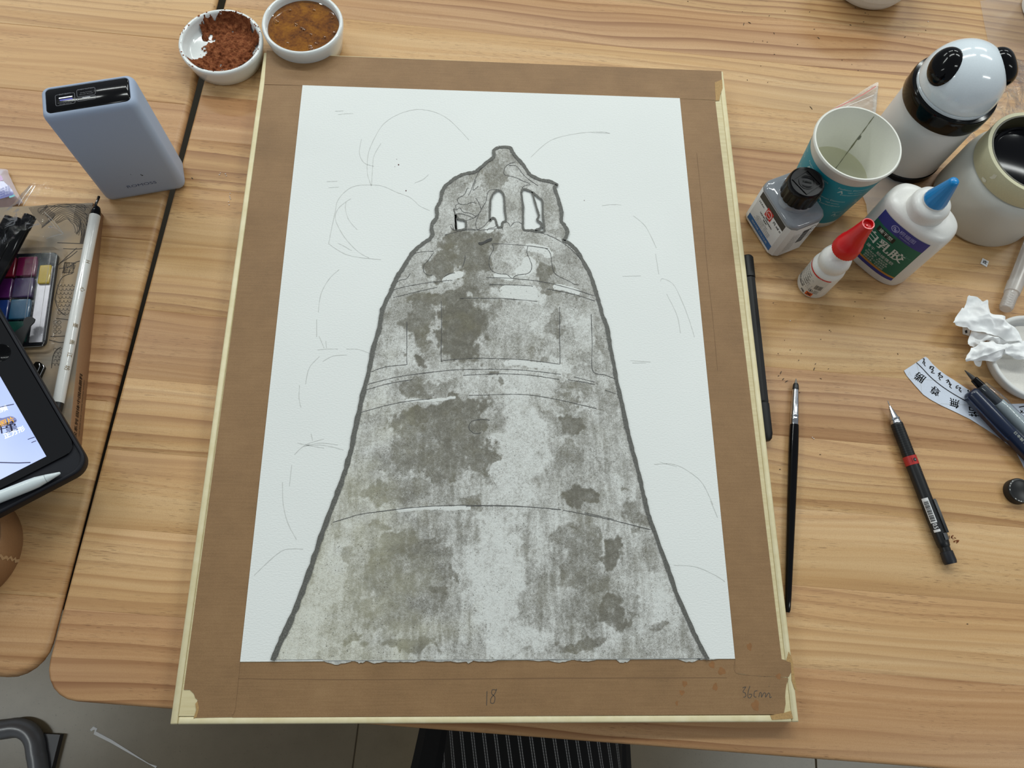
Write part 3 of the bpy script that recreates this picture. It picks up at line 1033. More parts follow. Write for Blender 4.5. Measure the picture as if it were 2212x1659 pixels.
# faint construction pencil
m_faint = mat('faint_pencil', (204, 206, 202), 0.8)
FAINT = [zb([(410, 200), (440, 199), (470, 198)]), zb([(430, 225), (490, 218), (540, 218)]), zb([(640, 600), (650, 500), (690, 400), (760, 290), (870, 220), (1000, 187), (1120, 205), (1220, 255), (1300, 330), (1370, 405)]), zb([(600, 400), (585, 500), (620, 570), (690, 595)]),
         zb([(670, 735), (645, 660), (640, 600)]), zb([(672, 735), (680, 600), (690, 520), (740, 430)]), zb([(350, 705), (390, 703), (428, 702)]), zb([(365, 748), (400, 746), (438, 744)]),
         zb([(365, 1150), (380, 1070), (410, 930), (430, 840), (490, 770), (560, 735), (670, 728), (760, 740), (850, 780), (950, 820), (1020, 880), (1090, 912)]), zb([(365, 1150), (430, 1195), (500, 1230), (600, 1250), (740, 1264)]), zb([(525, 825), (440, 890), (412, 960), (440, 1040), (500, 1130), (580, 1210), (655, 1252)]), zb([(490, 850), (485, 900), (510, 980), (570, 1050)]), zb([(430, 1145), (480, 1170), (530, 1200)]), zb([(980, 715), (1040, 690), (1080, 655)]),
         zb([(440, 1335), (370, 1400), (310, 1510), (290, 1640)]), [(684, 690), (684, 728)], [(689, 726), (697, 744), (700, 752)], [(704, 737), (705, 752)], [(686, 756), (708, 754), (730, 754)], [(748, 754), (775, 755), (800, 764)], [(690, 770), (668, 795), (660, 830)], [(697, 781), (720, 769), (750, 767)], [(647, 832), (646, 860), (650, 880)],
         [(643, 957), (670, 963), (700, 968)], [(655, 965), (690, 957), (730, 961)], [(660, 962), (700, 962), (742, 972)], [(672, 937), (675, 952)], [(700, 948), (660, 961), (636, 982)], [(630, 1005), (625, 1050)], [(610, 1042), (612, 1090), (622, 1130), (640, 1165)], [(549, 1243), (590, 1204), (617, 1187), (655, 1186)], [(1146, 340), (1190, 303), (1250, 288), (1300, 285), (1316, 288)], [(1278, 287), (1318, 288)], [(1300, 444), (1322, 442), (1342, 443)], [(1368, 466), (1395, 490), (1418, 536)], [(1416, 548), (1423, 592)], [(1345, 597), (1384, 596)], [(1427, 607), (1432, 602), (1455, 615), (1475, 655), (1490, 695), (1500, 728)], [(1440, 635), (1462, 680), (1470, 720)], [(1362, 779), (1405, 782)], [(1366, 784), (1396, 784)], [(1413, 1003), (1455, 1003), (1490, 1020), (1518, 1045), (1540, 1090)], [(1425, 998), (1462, 1008)], [(1455, 1221), (1500, 1224), (1540, 1240), (1566, 1256)], [(1535, 1082), (1550, 1118)]]
flat_lines('pencil_line', FAINT, (0.0002, 0.0006), PZ - BT + 0.00012, m_faint, 'faint pencil line of the cloud sketch')
m_speck = mat('red_speck', (96, 60, 58), 0.6)
for x, y, r in ((861, 356, 1.6), (877, 412, 1.5), (857, 344, .7), (853, 360, .6), (1262, 433, .9)):
    MB().prism([onp(x + r * math.cos(a), y + r * math.sin(a))[:2] for a in [2 * PI * k / 8 for k in range(8)]], PZ - BT, PZ - BT + 0.0001).build('paint_speck', m_speck, paper, smooth=False)

# ------------------------------------------------------------------ things on the table
Z3 = Vector((0, 0, 1))


def facing(cx, cy):
    """angle from (cx, cy) towards the viewer"""
    return math.atan2(CAMP.y - cy, CAMP.x - cx)


m_white_ceramic = mat('white_ceramic', (232, 236, 234), 0.16, coat=0.4, grain=0.015)
m_black_gloss = mat('black_gloss', (8, 8, 10), 0.11, spec=0.25)
m_black = mat('black_plastic', (19, 20, 22), 0.38)
m_label_white = mat('label_white', (226, 226, 226), 0.55)
m_print_black = mat('print_black', (32, 32, 34), 0.6)

# --- saucer with brown pigment powder
def dish(name, label, cx, cy, rr_, rb, h, group=None, fl_=0.0045):
    t = thing(name, label, 'dish', (cx, cy, 0), 0, group)
    prof = [(0.0, 0.0012), (rb * 0.80, 0.0012), (rb * 0.82, 0.0), (rb * 0.94, 0.0), (rb, 0.0018), (rb + (rr_ - rb) * 0.45, h * 0.42), (rr_ - 0.0003, h * 0.80), (rr_, h * 0.93),
            (rr_ - 0.0008, h * 0.985), (rr_ - 0.0020, h), (rr_ - 0.0034, h * 0.975), (rr_ - 0.0042, h * 0.88), (rr_ - 0.0050, h * 0.55), (rr_ - 0.0064, fl_ + 0.0017), (rr_ - 0.0090, fl_ + 0.0003), (0.0, fl_)]
    MB().lathe(prof, 72).build('body', m_white_ceramic, t, sharp=60)
    return t


s1 = dish('pigment_dish', 'white saucer of cracked red-brown pigment powder at the top left corner of the board', 0.0168, 0.5815, 0.0392, 0.0345, 0.0225, fl_=0.0085)
w = NT('red_brown_powder')
w.p.inputs['Roughness'].default_value = 0.95
w.p.inputs['Specular IOR Level'].default_value = 0.1
v = w.coord()
a = w.noise(v, 240, 5, 0.7)
b = w.noise(v, 1500, 3, 0.7)
c = w.ramp(w.math('MULTIPLY_ADD', b, 0.4, w.math('MULTIPLY', a, 0.6)), [(0.34, (70, 36, 22)), (0.48, (122, 68, 42)), (0.66, (172, 112, 74))])
w.l(c, w.p.inputs['Base Color'])
w.bump(b, 0.5, 0.0006)
m_powder = w.m
gs = 0.00055
ax_ = np.arange(-0.0375, 0.0376, gs)
AX, AY = np.meshgrid(ax_, ax_)
RR = np.hypot(AX, AY)
m1 = fbm(AX * 95 + 3.1, AY * 95 + 7.7, 101, 5)
m2 = fbm(AX * 420, AY * 420, 131, 3)
pd_ = math.radians(-38)
sidev = AX * math.cos(math.radians(165)) + AY * math.sin(math.radians(165))
cover = (m1 - 0.47) * 2.9 + (m2 - 0.5) * 0.9 + 0.46 - np.clip((sidev - 0.013) * 60, 0, 3) + np.clip((AY - 0.012) * 18, 0, 0.35)
keep = (cover > 0.0) & (RR < 0.0362)
wall = np.clip((RR - 0.0285) / 0.0075, 0, 1)
zz = 0.0089 + 0.0118 * wall ** 1.6 + np.clip(cover, 0, 0.8) * 0.0034 * (0.5 + m2) + (fbm(AX * 900, AY * 900, 151, 2) - 0.5) * 0.0014
cellk = keep[:-1, :-1] & keep[1:, :-1] & keep[:-1, 1:] & keep[1:, 1:]


def grid_mesh(name, X, Y, Zv, cells, m, parent):
    us = np.zeros(X.shape, bool)
    for a_, b_ in ((0, 0), (1, 0), (0, 1), (1, 1)):
        us[a_:X.shape[0] - 1 + a_, b_:X.shape[1] - 1 + b_] |= cells
    ix = -np.ones(X.shape, int)
    ix[us] = np.arange(us.sum())
    r_, c_ = np.nonzero(cells)
    fs = np.stack([ix[r_, c_], ix[r_, c_ + 1], ix[r_ + 1, c_ + 1], ix[r_ + 1, c_]], 1)
    me_ = bpy.data.meshes.new(name)
    me_.from_pydata(np.stack([X[us], Y[us], Zv[us]], 1).tolist(), [], fs.tolist())
    me_.update()
    return link(name, me_, m, parent)


o = grid_mesh('pigment_powder', AX, AY, zz, cellk, m_powder, s1)
o['kind'] = 'stuff'
o['label'] = 'cracked red-brown pigment powder'
mb = MB()
rr = random.Random(3)
for k in range(46):
    a = rr.uniform(-0.3, 2 * PI - 0.3)
    r = 0.0392 - rr.uniform(0.0002, 0.004)
    x, y = r * math.cos(a), r * math.sin(a)
    e = rr.uniform(0.0004, 0.0012)
    mb.add([(x + e * rr.uniform(.5, 1.2) * math.cos(q), y + e * rr.uniform(.5, 1.2) * math.sin(q), 0.02265 - 0.0006 * abs(r - 0.0372) / 0.002) for q in (0, 1, 2.1, 3.3, 4.4, 5.4)], [(0, 1, 2, 3, 4, 5)])
o = mb.build('powder_crumbs', m_powder, s1, smooth=False)
o['kind'] = 'stuff'

# --- dish of amber liquid
s2 = dish('liquid_dish', 'white dish full of cloudy amber liquid behind the board', 0.0917, 0.6058, 0.0383, 0.0335, 0.031)
w = NT('amber_liquid')
w.p.inputs['Roughness'].default_value = 0.06
w.p.inputs['Coat Weight'].default_value = 0.6
v = w.coord()
a = w.noise(v, 60, 5, 0.62, 0.5)
b = w.noise(v, 420, 3, 0.7)
c = w.ramp(w.math('MULTIPLY_ADD', b, 0.35, w.math('MULTIPLY', a, 0.65)), [(0.34, (70, 38, 12)), (0.47, (120, 70, 18)), (0.62, (152, 98, 24))])
w.l(c, w.p.inputs['Base Color'])
w.bump(a, 0.05, 0.0010)
m_amber = w.m
MB().lathe([(0.0001, 0.0232), (0.02, 0.0232), (0.0331, 0.0232), (0.0336, 0.0236)], 64).build('amber_liquid', m_amber, s2)
rr = random.Random(12)
for k in range(15):
    a = rr.uniform(0, 2 * PI)
    r = rr.choice((rr.uniform(0.022, 0.030), rr.uniform(0.018, 0.030), rr.uniform(0, 0.012)))
    mb = MB()
    q0 = rr.uniform(0.0011, 0.0024)
    mb.lathe([(q0, 0.0), (q0 * 0.92, q0 * 0.35), (q0 * 0.55, q0 * 0.62), (q0 * 0.05, q0 * 0.72)], 12, (r * math.cos(a), r * math.sin(a), 0.0232), cap1=True)
    mb.v = [(x + 0.0004 * math.sin(900 * y + k), y + 0.0004 * math.sin(1100 * x), z) for x, y, z in mb.v]
    mb.build('pigment_clump', m_amber, s2)

# --- power bank
m_pb = mat('blue_silicone', (166, 180, 202), 0.5, spec=0.35, grain=0.03, gscale=3000, bump=0.06)
pb = thing('power_bank', 'light blue upright power bank with black port panel, near the table gap', 'power bank', (-0.0268, 0.4335, 0), math.radians(18.5))
PW, PD, PH = 0.0700, 0.0309, 0.1135
secs = []
for ins, z in ((0.006, 0.0), (0.003, 0.0006), (0.0012, 0.0018), (0.0002, 0.0042), (0, 0.007), (0, PH - 0.006), (0.0003, PH - 0.0035), (0.0012, PH - 0.0014), (0.0026, PH - 0.0003), (0.0036, PH), (0.0040, PH - 0.0006)):
    secs.append(rrect(PW - 2 * ins, PD - 2 * ins, max(0.0065 - ins * 0.55, 0.003), z, 8))
MB().loft(secs).build('body', m_pb, pb, sharp=60)
panel = MB().loft([rrect(PW - 0.0084 - d, PD - 0.0084 - d, 0.0034, z, 8) for d, z in ((0, PH - 0.004), (0, PH - 0.0003), (0.0006, PH))]).build('port_panel', m_black_gloss, pb, sharp=40)
panel['label'] = 'glossy black port panel'
m_port = mat('port_steel', (176, 178, 186), 0.3, 0.8)
m_port_blue = mat('port_blue', (84, 84, 190), 0.45)
m_print_grey = mat('print_grey', (120, 120, 126), 0.6)
tf = plane_fn((0, 0, PH), (1, 0, 0), (0, 1, 0), 0.00012)
mb = MB()
quad_patch(mb, tf, -0.0212, -0.0112, 0.0006, 0.0016)
mb.build('usb_port', m_port, panel, smooth=False)
mb = MB()
quad_patch(mb, tf, -0.0205, -0.0112, -0.0016, -0.0004)
mb.build('usb_tongue', m_port_blue, panel, smooth=False)
mb = MB()
quad_patch(mb, tf, -0.0042, 0.0018, -0.0019, -0.0013)
mb.build('usb_c_port', m_port, panel, smooth=False)


def frame_line(mb, x0, x1, y0, y1, r, wd, fn):
    P = [fn(q[0] + (x0 + x1) / 2, q[1] + (y0 + y1) / 2) for q in rrect(x1 - x0, y1 - y0, r, 0, 4)]
    mb.ribbon(P + [P[0]], wd)


mb = MB()
frame_line(mb, -0.0236, -0.0095, -0.0058, 0.0044, 0.0012, 0.00025, tf)
frame_line(mb, -0.0078, 0.0058, -0.0004, 0.0064, 0.0012, 0.00025, tf)
frame_line(mb, -0.0078, 0.0058, -0.0046, -0.0014, 0.0012, 0.00025, tf)
put_text(mb, 'OUT 22.5W', 0.0017, tf, -0.0166, 0.0044)
put_text(mb, 'IN 20W OUT 20W', 0.0015, tf, -0.0010, 0.0062)
put_text(mb, '5V=3A 9V=2A 12V=1.5A', 0.0011, tf, -0.0165, -0.0035)
put_text(mb, '5V=4.5A 4.5V=5A', 0.0012, tf, -0.0165, -0.0049)
put_text(mb, '5V=3A 9V=2.22A', 0.0012, tf, -0.001, 0.0030)
put_text(mb, '12V=1.67A 10V=2.25A', 0.0011, tf, -0.001, 0.0014)
put_text(mb, 'IN 18W', 0.0014, tf, -0.001, -0.0036)
mb.build('port_lettering', m_print_grey, panel, smooth=False)
ff = plane_fn((0, -PD / 2, 0), (1, 0, 0), (0, 0, 1), 0.00012)
mb = MB()
put_text(mb, 'ROMOSS', 0.0048, ff, 0.0015, 0.0175, sx=1.35)
mb.build('lettering', mat('pb_print', (78, 92, 124), 0.5), pb, smooth=False)
mb = MB()
quad_patch(mb, ff, 0.0062, 0.0074, 0.0292, 0.0302)
quad_patch(mb, ff, 0.0058, 0.0064, 0.0300, 0.0314)
quad_patch(mb, ff, -0.0018, -0.0012, 0.0330, 0.0336)
mb.build('scuff_mark', m_print_black, pb, smooth=False)

# --- white bowl foot at the top edge
bw = thing('white_bowl', 'round white bowl cut by the top edge of the picture', 'bowl', (0.666, 0.766, 0))
MB().lathe([(0.0, 0.002), (0.030, 0.002), (0.032, 0.0), (0.036, 0.0004), (0.0395, 0.003), (0.0425, 0.009), (0.0441, 0.0150), (0.0442, 0.0154), (0.0450, 0.0156), (0.048, 0.030), (0.050, 0.045), (0.0505, 0.048), (0.0495, 0.0485), (0.047, 0.040), (0.043, 0.020), (0.030, 0.006), (0.0, 0.005)], 64).build('body', mat('white_matte_plastic', (226, 226, 222), 0.45, grain=0.03, gscale=1800), bw, sharp=40)
bx = thing('white_jar', 'white jar mostly outside the top right corner', 'jar', (0.8665, 0.752, 0))
MB().lathe([(0.0, 0.001), (0.028, 0.0), (0.031, 0.002), (0.032, 0.06), (0.028, 0.068), (0.022, 0.07), (0.022, 0.08), (0.0, 0.08)], 48).build('body', mat('white_matte_plastic', (226, 226, 222), 0.45), bx)

# --- paper cup of rinse water
cupx, cupy, CH = 0.5905, 0.4809, 0.0885
cup = thing('paper_cup', 'white and teal paper cup half full of cloudy rinse water', 'cup', (cupx, cupy, 0))
RB, RT = 0.0275, 0.0362
m_cup = mat('cup_paper', (232, 232, 222), 0.5, grain=0.015)
m_teal = mat('cup_teal', (22, 146, 164), 0.42, grain=0.03)
rad = lambda z: RB + (RT - RB) * z / CH
MB().lathe([(RB - 0.001, 0.0), (RB, 0.0005), (rad(0.0094), 0.0094), (rad(0.0095), 0.0095), (rad(CH - 0.003), CH - 0.003), (RT + 0.0013, CH - 0.0014), (RT + 0.0017, CH), (RT + 0.0008, CH + 0.0013), (RT - 0.0004, CH + 0.0012), (RT - 0.0008, CH - 0.001), (rad(0.006) - 0.0008, 0.006), (0.0, 0.006)], 72).build('body', m_cup, cup, sharp=60)
mb = MB()
mb.lathe([(rad(z) + 0.00012, z) for z in (0.0095, 0.03, 0.05, 0.0765)], 72)
teal = mb.build('teal_band', m_teal, cup)
a0 = facing(cupx, cupy)
kc = (RT - RB) / CH
m_cup_print = mat('cup_print', (188, 216, 214), 0.5)
mb = MB()
for row, z0 in enumerate((0.0635, 0.0440, 0.0245)):
    for col in range(6):
        aa = a0 + 0.68 - row * 0.33 + col * 2 * PI / 6
        fn = lambda u, v, aa=aa, z0=z0: Vector(((rad(z0 + v) + 0.00018) * math.cos(aa + u / 0.032), (rad(z0 + v) + 0.00018) * math.sin(aa + u / 0.032), z0 + v))
        put_text(mb, 'Fashion Elements', 0.0030, fn, 0, 0.0066, sx=1.2)
        put_text(mb, 'A', 0.0060, fn, -0.0085, 0.0018, sx=1.1, bold=0.00015)
        put_text(mb, 'high quality', 0.0022, fn, 0.0030, 0.0026, sx=1.2)
        put_text(mb, 'Extraordinary', 0.0029, fn, 0.0022, -0.0016, sx=1.2)
mb.build('lettering', m_cup_print, teal, smooth=False)['label'] = 'pale wavy lettering printed on the teal band'
wz = 0.043
MB().lathe([(0.0001, wz), (rad(wz) - 0.0011, wz), (rad(wz) - 0.0008, wz + 0.0004)], 64).build('rinse_water', film_mat('rinse_water', (0.92, 0.92, 0.80), 0.03, 0.03, haze=0.16), cup)
sa = math.atan2(at(1888, 252, CH).y - cupy, at(1888, 252, CH).x - cupx)
fi = lambda u, v: Vector(((rad(v) - 0.0011) * math.cos(sa + u / 0.03), (rad(v) - 0.0011) * math.sin(sa + u / 0.03), v))
mb = MB()
mb.ribbon([fi(0.00005 * math.sin(k), CH - 0.001 - (CH - 0.009) * k / 24) for k in range(25)], [0.0004 + (0.0005 if 8 < k < 13 else 0.0) + 0.0002 * ((k * 7) % 3) for k in range(25)], up=Vector((-math.cos(sa), -math.sin(sa), 0)))
mb.build('seam', mat('cup_seam', (122, 122, 96), 0.6), cup, smooth=False)
mb = MB()
vs_ = [fi(0.0009 * math.sin(t) - 0.0006, 0.062 + 0.0028 * math.cos(t) + 0.0005) for t in [2 * PI * k / 12 for k in range(12)]]
mb.add([v_ - Vector((math.cos(sa), math.sin(sa), 0)) * 0.0002 for v_ in vs_], [tuple(range(12))])
mb.build('paint_drip', mat('grey_drip', (112, 114, 104), 0.5), cup, smooth=False)

# --- insulated bottle with domed lid
tx, ty = 0.6828, 0.5495
th = thing('insulated_bottle', 'white insulated bottle with black ring and domed lid with two black ear bumps', 'bottle', (tx, ty, 0))
m_bottle = mat('bottle_white', (214, 214, 213), 0.36, grain=0.03, gscale=2500, bump=0.04)
m_lid = mat('lid_white', (226, 236, 242), 0.14, coat=0.3)
RBt = 0.0368
MB().lathe([(RBt - 0.003, 0.008), (RBt - 0.0004, 0.0082), (RBt, 0.009), (RBt, 0.074), (RBt - 0.001, 0.076)], 72).build('body', m_bottle, th)
MB().lathe([(0.0, 0.0), (RBt - 0.002, 0.0), (RBt + 0.0006, 0.0012), (RBt + 0.0007, 0.0070), (RBt - 0.0005, 0.0085), (0.0, 0.0085)], 72).build('base_ring', m_black_gloss, th)
MB().lathe([(RBt - 0.001, 0.0722), (RBt + 0.0014, 0.0728), (RBt + 0.0020, 0.0745), (RBt + 0.0020, 0.0870), (RBt + 0.0012, 0.0892), (RBt - 0.0022, 0.0898)], 72).build('neck_ring', m_black_gloss, th)
R0 = 0.0352
MB().lathe([(R0 - 0.0008, 0.0896), (R0 - 0.0002, 0.0902), (R0 - 0.0002, 0.0926), (R0 - 0.0010, 0.0930)], 72).build('collar', m_lid, th)
ZC = 0.0955
dome = [(R0 - 0.0012, 0.0931), (R0 - 0.0004, 0.0934), (R0, 0.0945), (R0, ZC)] + [(R0 * math.cos(a), ZC + 0.0362 * math.sin(a)) for a in [PI / 2 * k / 16 for k in range(1, 17)]]
MB().lathe(dome, 72).build('dome_lid', m_lid, th, sharp=60)


def sphere_hit(px, py, cen, r):
    d = ray(px, py)
    oc = CAMP - cen
    b_ = oc.dot(d)
    c_ = oc.dot(oc) - r * r
    disc = b_ * b_ - c_
    return CAMP + d * (-b_ - math.sqrt(max(disc, 0)))


cen = Vector((tx, ty, ZC))
def ear(px, py, ra, rb_, up_, ang):
    hit = sphere_hit(px, py, cen, R0)
    nrm = (hit - cen).normalized()
    x = Z3.cross(nrm).normalized()
    y = nrm.cross(x).normalized()
    x2 = x * math.cos(ang) + y * math.sin(ang)
    y2 = -x * math.sin(ang) + y * math.cos(ang)
    mb = MB()
    secs = []
    for k in range(15):
        t = k / 14
        r = math.cos(t * PI / 2) ** 0.75 if t < 1 else 0.0
        hgt = -0.0065 + (up_ + 0.0065) * math.sin(t * PI / 2) ** 0.9
        base_r = max(r, 0.002)
        secs.append([hit + nrm * hgt + x2 * (ra * base_r * math.cos(q)) + y2 * (rb_ * base_r * math.sin(q)) - Vector((tx, ty, 0)) for q in [2 * PI * i / 40 for i in range(40)]])
    mb.loft(secs)
    mb.build('ear_bump', m_black_gloss, th)


ear(2038, 140, 0.0138, 0.0168, 0.0070, 0.85)
ear(2176, 140, 0.0138, 0.0168, 0.0070, -0.85)

# --- bottle of grey masking fluid
ix, iy = 0.5508, 0.4467
ink = thing('masking_fluid_bottle', 'square bottle of grey masking fluid with ribbed black cap, right of the board', 'bottle', (ix, iy, 0), math.atan2(-0.878, 0.478))
IW, ID, IH = 0.0525, 0.0375, 0.0505      # local x runs along the label face, label face looks to local -y
m_grey_fluid = mat('grey_fluid_bottle', (134, 138, 143), 0.10, coat=0.5, grain=0.02)


def oct_sec(wd, dp, ch, z):
    a, b = wd / 2, dp / 2
    out = []
    for sx, sy, flip in ((1, 1, 0), (-1, 1, 1), (-1, -1, 0), (1, -1, 1)):
        p = [(sx * a, sy * (b - ch)), (sx * (a - ch * 0.35), sy * (b - ch * 0.35)), (sx * (a - ch), sy * b)]
        if flip:
            p = p[::-1]
        out += [(q[0], q[1], z) for q in p]
    return out


secs = [oct_sec(IW - 0.004, ID - 0.004, 0.006, 0.0), oct_sec(IW, ID, 0.007, 0.0018), oct_sec(IW, ID, 0.007, IH - 0.003), oct_sec(IW - 0.0008, ID - 0.0008, 0.007, IH - 0.0012), oct_sec(IW - 0.0035, ID - 0.0035, 0.0068, IH), oct_sec(IW - 0.012, ID - 0.010, 0.007, IH + 0.0012)]
MB().loft(secs).build('body', m_grey_fluid, ink, sharp=40)
MB().lathe([(0.0165, IH - 0.002), (0.0152, IH + 0.003), (0.0148, IH + 0.0045), (0.0158, IH + 0.0058), (0.0150, IH + 0.0072), (0.0142, IH + 0.008)], 48).build('neck', m_grey_fluid, ink)
CZ0, CZ1 = 0.0580, 0.0762
mb = MB()
nr = 60
secs = []
for z, r, rib in ((CZ0, 0.0152, 0), (CZ0 + 0.0006, 0.0162, 1), (CZ1 - 0.005, 0.0158, 1), (CZ1 - 0.0042, 0.0158, 0), (CZ1 - 0.001, 0.0153, 0), (CZ1, 0.0146, 0), (CZ1 - 0.0006, 0.0136, 0)):
    secs.append([((r - (0.0007 if rib and i % 4 < 1 else 0)) * math.cos(2 * PI * i / nr), (r - (0.0007 if rib and i % 4 < 1 else 0)) * math.sin(2 * PI * i / nr), z) for i in range(nr)])
mb.loft(secs)
m_cap = mat('cap_black', (10, 10, 12), 0.26, spec=0.22)
capo = mb.build('cap', m_cap, ink, sharp=30)
cf = plane_fn((0, 0, CZ1 - 0.0006), (0.55, 0.83, 0), (-0.83, 0.55, 0), 0.0001)
mb = MB()
for d0, d1 in ((0.0126, 0.0112),):
    for k in range(4):
        a = PI / 2 * k
        b = a + PI / 2
        P0, P1 = Vector((math.cos(a), math.sin(a))), Vector((math.cos(b), math.sin(b)))
        qs = [P0 * d0, P1 * d0, P1 * d1, P0 * d1]
        lo = [cf(q.x, q.y) for q in qs]
        mb.loft([lo, [q + Z3 * 0.0006 for q in lo]])
P = [cf(0.0066 * math.cos(t), 0.0066 * math.sin(t)) for t in [2 * PI * k / 32 for k in range(33)]]
mb.ribbon(P, 0.0007, 0.0005)
mb.build('cap_relief', m_cap, capo, sharp=30)
mb = MB()
cf2 = lambda u, v: cf(u, v) + Z3 * 0.0004
put_text(mb, 'Talens', 0.0030, cf2, 0, 0, sx=1.0, bold=0.0001)
P = [cf2(0.0042 * math.cos(t), 0.0030 + 0.0018 * math.sin(t)) for t in [PI * k / 12 for k in range(13)]]
mb.ribbon(P, [0.0003 + 0.0012 * math.sin(PI * k / 12) for k in range(13)])
P = [cf2(0.0042 * math.cos(t), -0.0030 - 0.0018 * math.sin(t)) for t in [PI * k / 12 for k in range(13)]]
mb.ribbon(P[::-1], [0.0003 + 0.0012 * math.sin(PI * k / 12) for k in range(13)])
mb.build('cap_emblem', m_black_gloss, capo, smooth=False)
# wrap-around white label: front face (-y), chamfer, right face (+x)
a2, b2, chm = IW / 2 + 0.00015, ID / 2 + 0.00015, 0.007
path = [(-a2 + chm, -b2), (a2 - chm, -b2), (a2 - chm * 0.35, -b2 + chm * 0.35), (a2, -b2 + chm), (a2, b2 - chm - 0.0005)]
path0 = [(-a2, b2 - 0.02), (-a2, -b2 + chm), (-a2 + chm * 0.35, -b2 + chm * 0.35)] + path
mb = MB()
mb.loft([[(x, y, z) for x, y in path0] for z in (0.0022, IH - 0.0042)], cap0=False, cap1=False, closed=False)
lab = mb.build('label', m_label_white, ink, sharp=20)
lab['label'] = 'white printed label wrapped round the bottle'
lf = plane_fn((0, -b2, 0), (1, 0, 0), (0, 0, 1), 0.0001)
LX = IW / 2 - chm
mb = MB()
quad_patch(mb, lf, -LX, LX, IH - 0.0125, IH - 0.0046)
mb.build('dark_stripe', mat('label_charcoal', (52, 50, 48), 0.5, grain=0.1), lab, smooth=False)
mb = MB()
quad_patch(mb, lf, -LX, LX, 0.0050, 0.0125)
mb.build('blue_stripe', mat('label_blue', (44, 104, 164), 0.5), lab, smooth=False)
lf2 = lambda u, v: lf(u, v) + Vector((0, -0.00012, 0))
lf3 = lambda u, v: lf(u, v) + Vector((0, -0.00024, 0))
mb = MB()
c0, c1 = -0.001, IH - 0.0155
mb.add([lf2(c0 + 0.0062 * math.cos(t) * 1.05, c1 + 0.0075 * math.sin(t)) for t in [PI / 4 + PI / 2 * k for k in range(4)]], [(0, 1, 2, 3)])
mb.build('red_logo', mat('logo_red', (196, 34, 32), 0.5), lab, smooth=False)
m_lw = mat('logo_white', (232, 228, 226), 0.5)
mb = MB()
P = [lf3(c0 + 0.0036 * math.cos(t), c1 + 0.0042 * math.sin(t)) for t in [2 * PI * k / 28 for k in range(29)]]
mb.ribbon(P, 0.0006, up=Vector((0, -1, 0)))
put_text(mb, 'Talens', 0.0026, lf3, c0, c1, sx=0.85, bold=0.00008)
mb.build('logo_lettering', m_lw, lab, smooth=False)
mb = MB()
put_text(mb, '75 ml ℮', 0.0040, lf2, 0.0125, IH - 0.0160, bold=0.0001)
put_text(mb, '2.5 fl.oz.', 0.0026, lf2, -0.0130, IH - 0.0160, bold=0.00008)
put_text(mb, '055', 0.0026, lf2, -0.0005, IH - 0.0215, bold=0.00012)
put_text(mb, 'LIQUID MASKING', 0.0025, lf2, -0.0005, IH - 0.0242, bold=0.00008)
put_text(mb, 'FILM', 0.0027, lf2, -0.0005, IH - 0.0269, bold=0.00012)
for k, (s_, u_) in enumerate((('film de masquage liquide', -0.002), ('flüssiger Abdeckfilm · película líquida', 0.0), ('vloeibare afdekfilm · pellicola liquida', 0.0), ('for watercolour paper · pour aquarelle', -0.001))):
    put_text(mb, s_, 0.00155, lf2, u_, IH - 0.0296 - k * 0.0021)
put_text(mb, 'made in the netherlands · www', 0.0015, lf2, 0, 0.0037)
mb.build('lettering', m_print_black, lab, smooth=False)
mb = MB()
put_text(mb, 'WATER COLOUR', 0.0034, lf2, 0.0, 0.0088, bold=0.00006)
mb.build('stripe_lettering', mat('print_pale', (206, 216, 226), 0.5), lab, smooth=False)
rf = plane_fn((a2, 0, 0), (0, 1, 0), (0, 0, 1), 0.0001)
mb = MB()
rr = random.Random(8)
z = 0.0180
while z < 0.0385:
    h = rr.choice((0.0003, 0.0005, 0.0008))
    quad_patch(mb, rf, -0.0010, 0.0058, z, z + h)
    z += h + rr.choice((0.0003, 0.0005))
P = [rf(0.0082 + 0.0022 * math.cos(t), 0.0392 + 0.0030 * math.sin(t)) for t in [0.6 + 5.0 * k / 20 for k in range(21)]]
mb.ribbon(P, 0.0006, up=Vector((1, 0, 0)))
rot90 = lambda u, v: rf(-v, u)
for k in range(4):
    put_text(mb, 'keep out of reach of children · shake well before use', 0.0013, rot90, 0.0225, 0.0098 - k * 0.0021)
for k in range(3):
    put_text(mb, '1.3 8.7 12 55', 0.0017, rot90, 0.028, -0.0070 - k * 0.0015)
mb.build('side_print', m_print_black, lab, smooth=False)

# --- white glue bottle
gx_, gy_ = 0.6474, 0.4273
gl = thing('glue_bottle', 'white oval glue bottle with blue nozzle cap and green label', 'bottle', (gx_, gy_, 0), math.radians(-41.8))
m_glue = mat('translucent_white_plastic', (226, 225, 220), 0.30, sss=0.15, grain=0.02)
GA, GB = 0.0322, 0.0205
secs = []
for k_, z in ((0.90, 0.0), (0.975, 0.0006), (1.0, 0.004), (1.0, 0.030), (1.0, 0.0710), (0.985, 0.0742), (0.95, 0.0768), (0.89, 0.0786), (0.78, 0.0798), (0.60, 0.0806)):
    e = 2.7
    secs.append(sellipse(GA * k_, GB * (k_ if k_ > 0.9 else 0.9 * (k_ / 0.9) ** 0.75), e, z, 64))
MB().loft(secs).build('body', m_glue, gl, sharp=60)
MB().lathe([(0.0172, 0.0788), (0.0166, 0.0802), (0.0163, 0.0825), (0.0163, 0.0880), (0.0150, 0.0915), (0.0118, 0.0928), (0.0100, 0.0930), (0.0096, 0.0945), (0.0, 0.0945)], 56).build('collar', m_glue, gl, sharp=50)
m_nozzle = mat('nozzle_blue', (6, 132, 200), 0.30, coat=0.2)
mb = MB()
secs = []
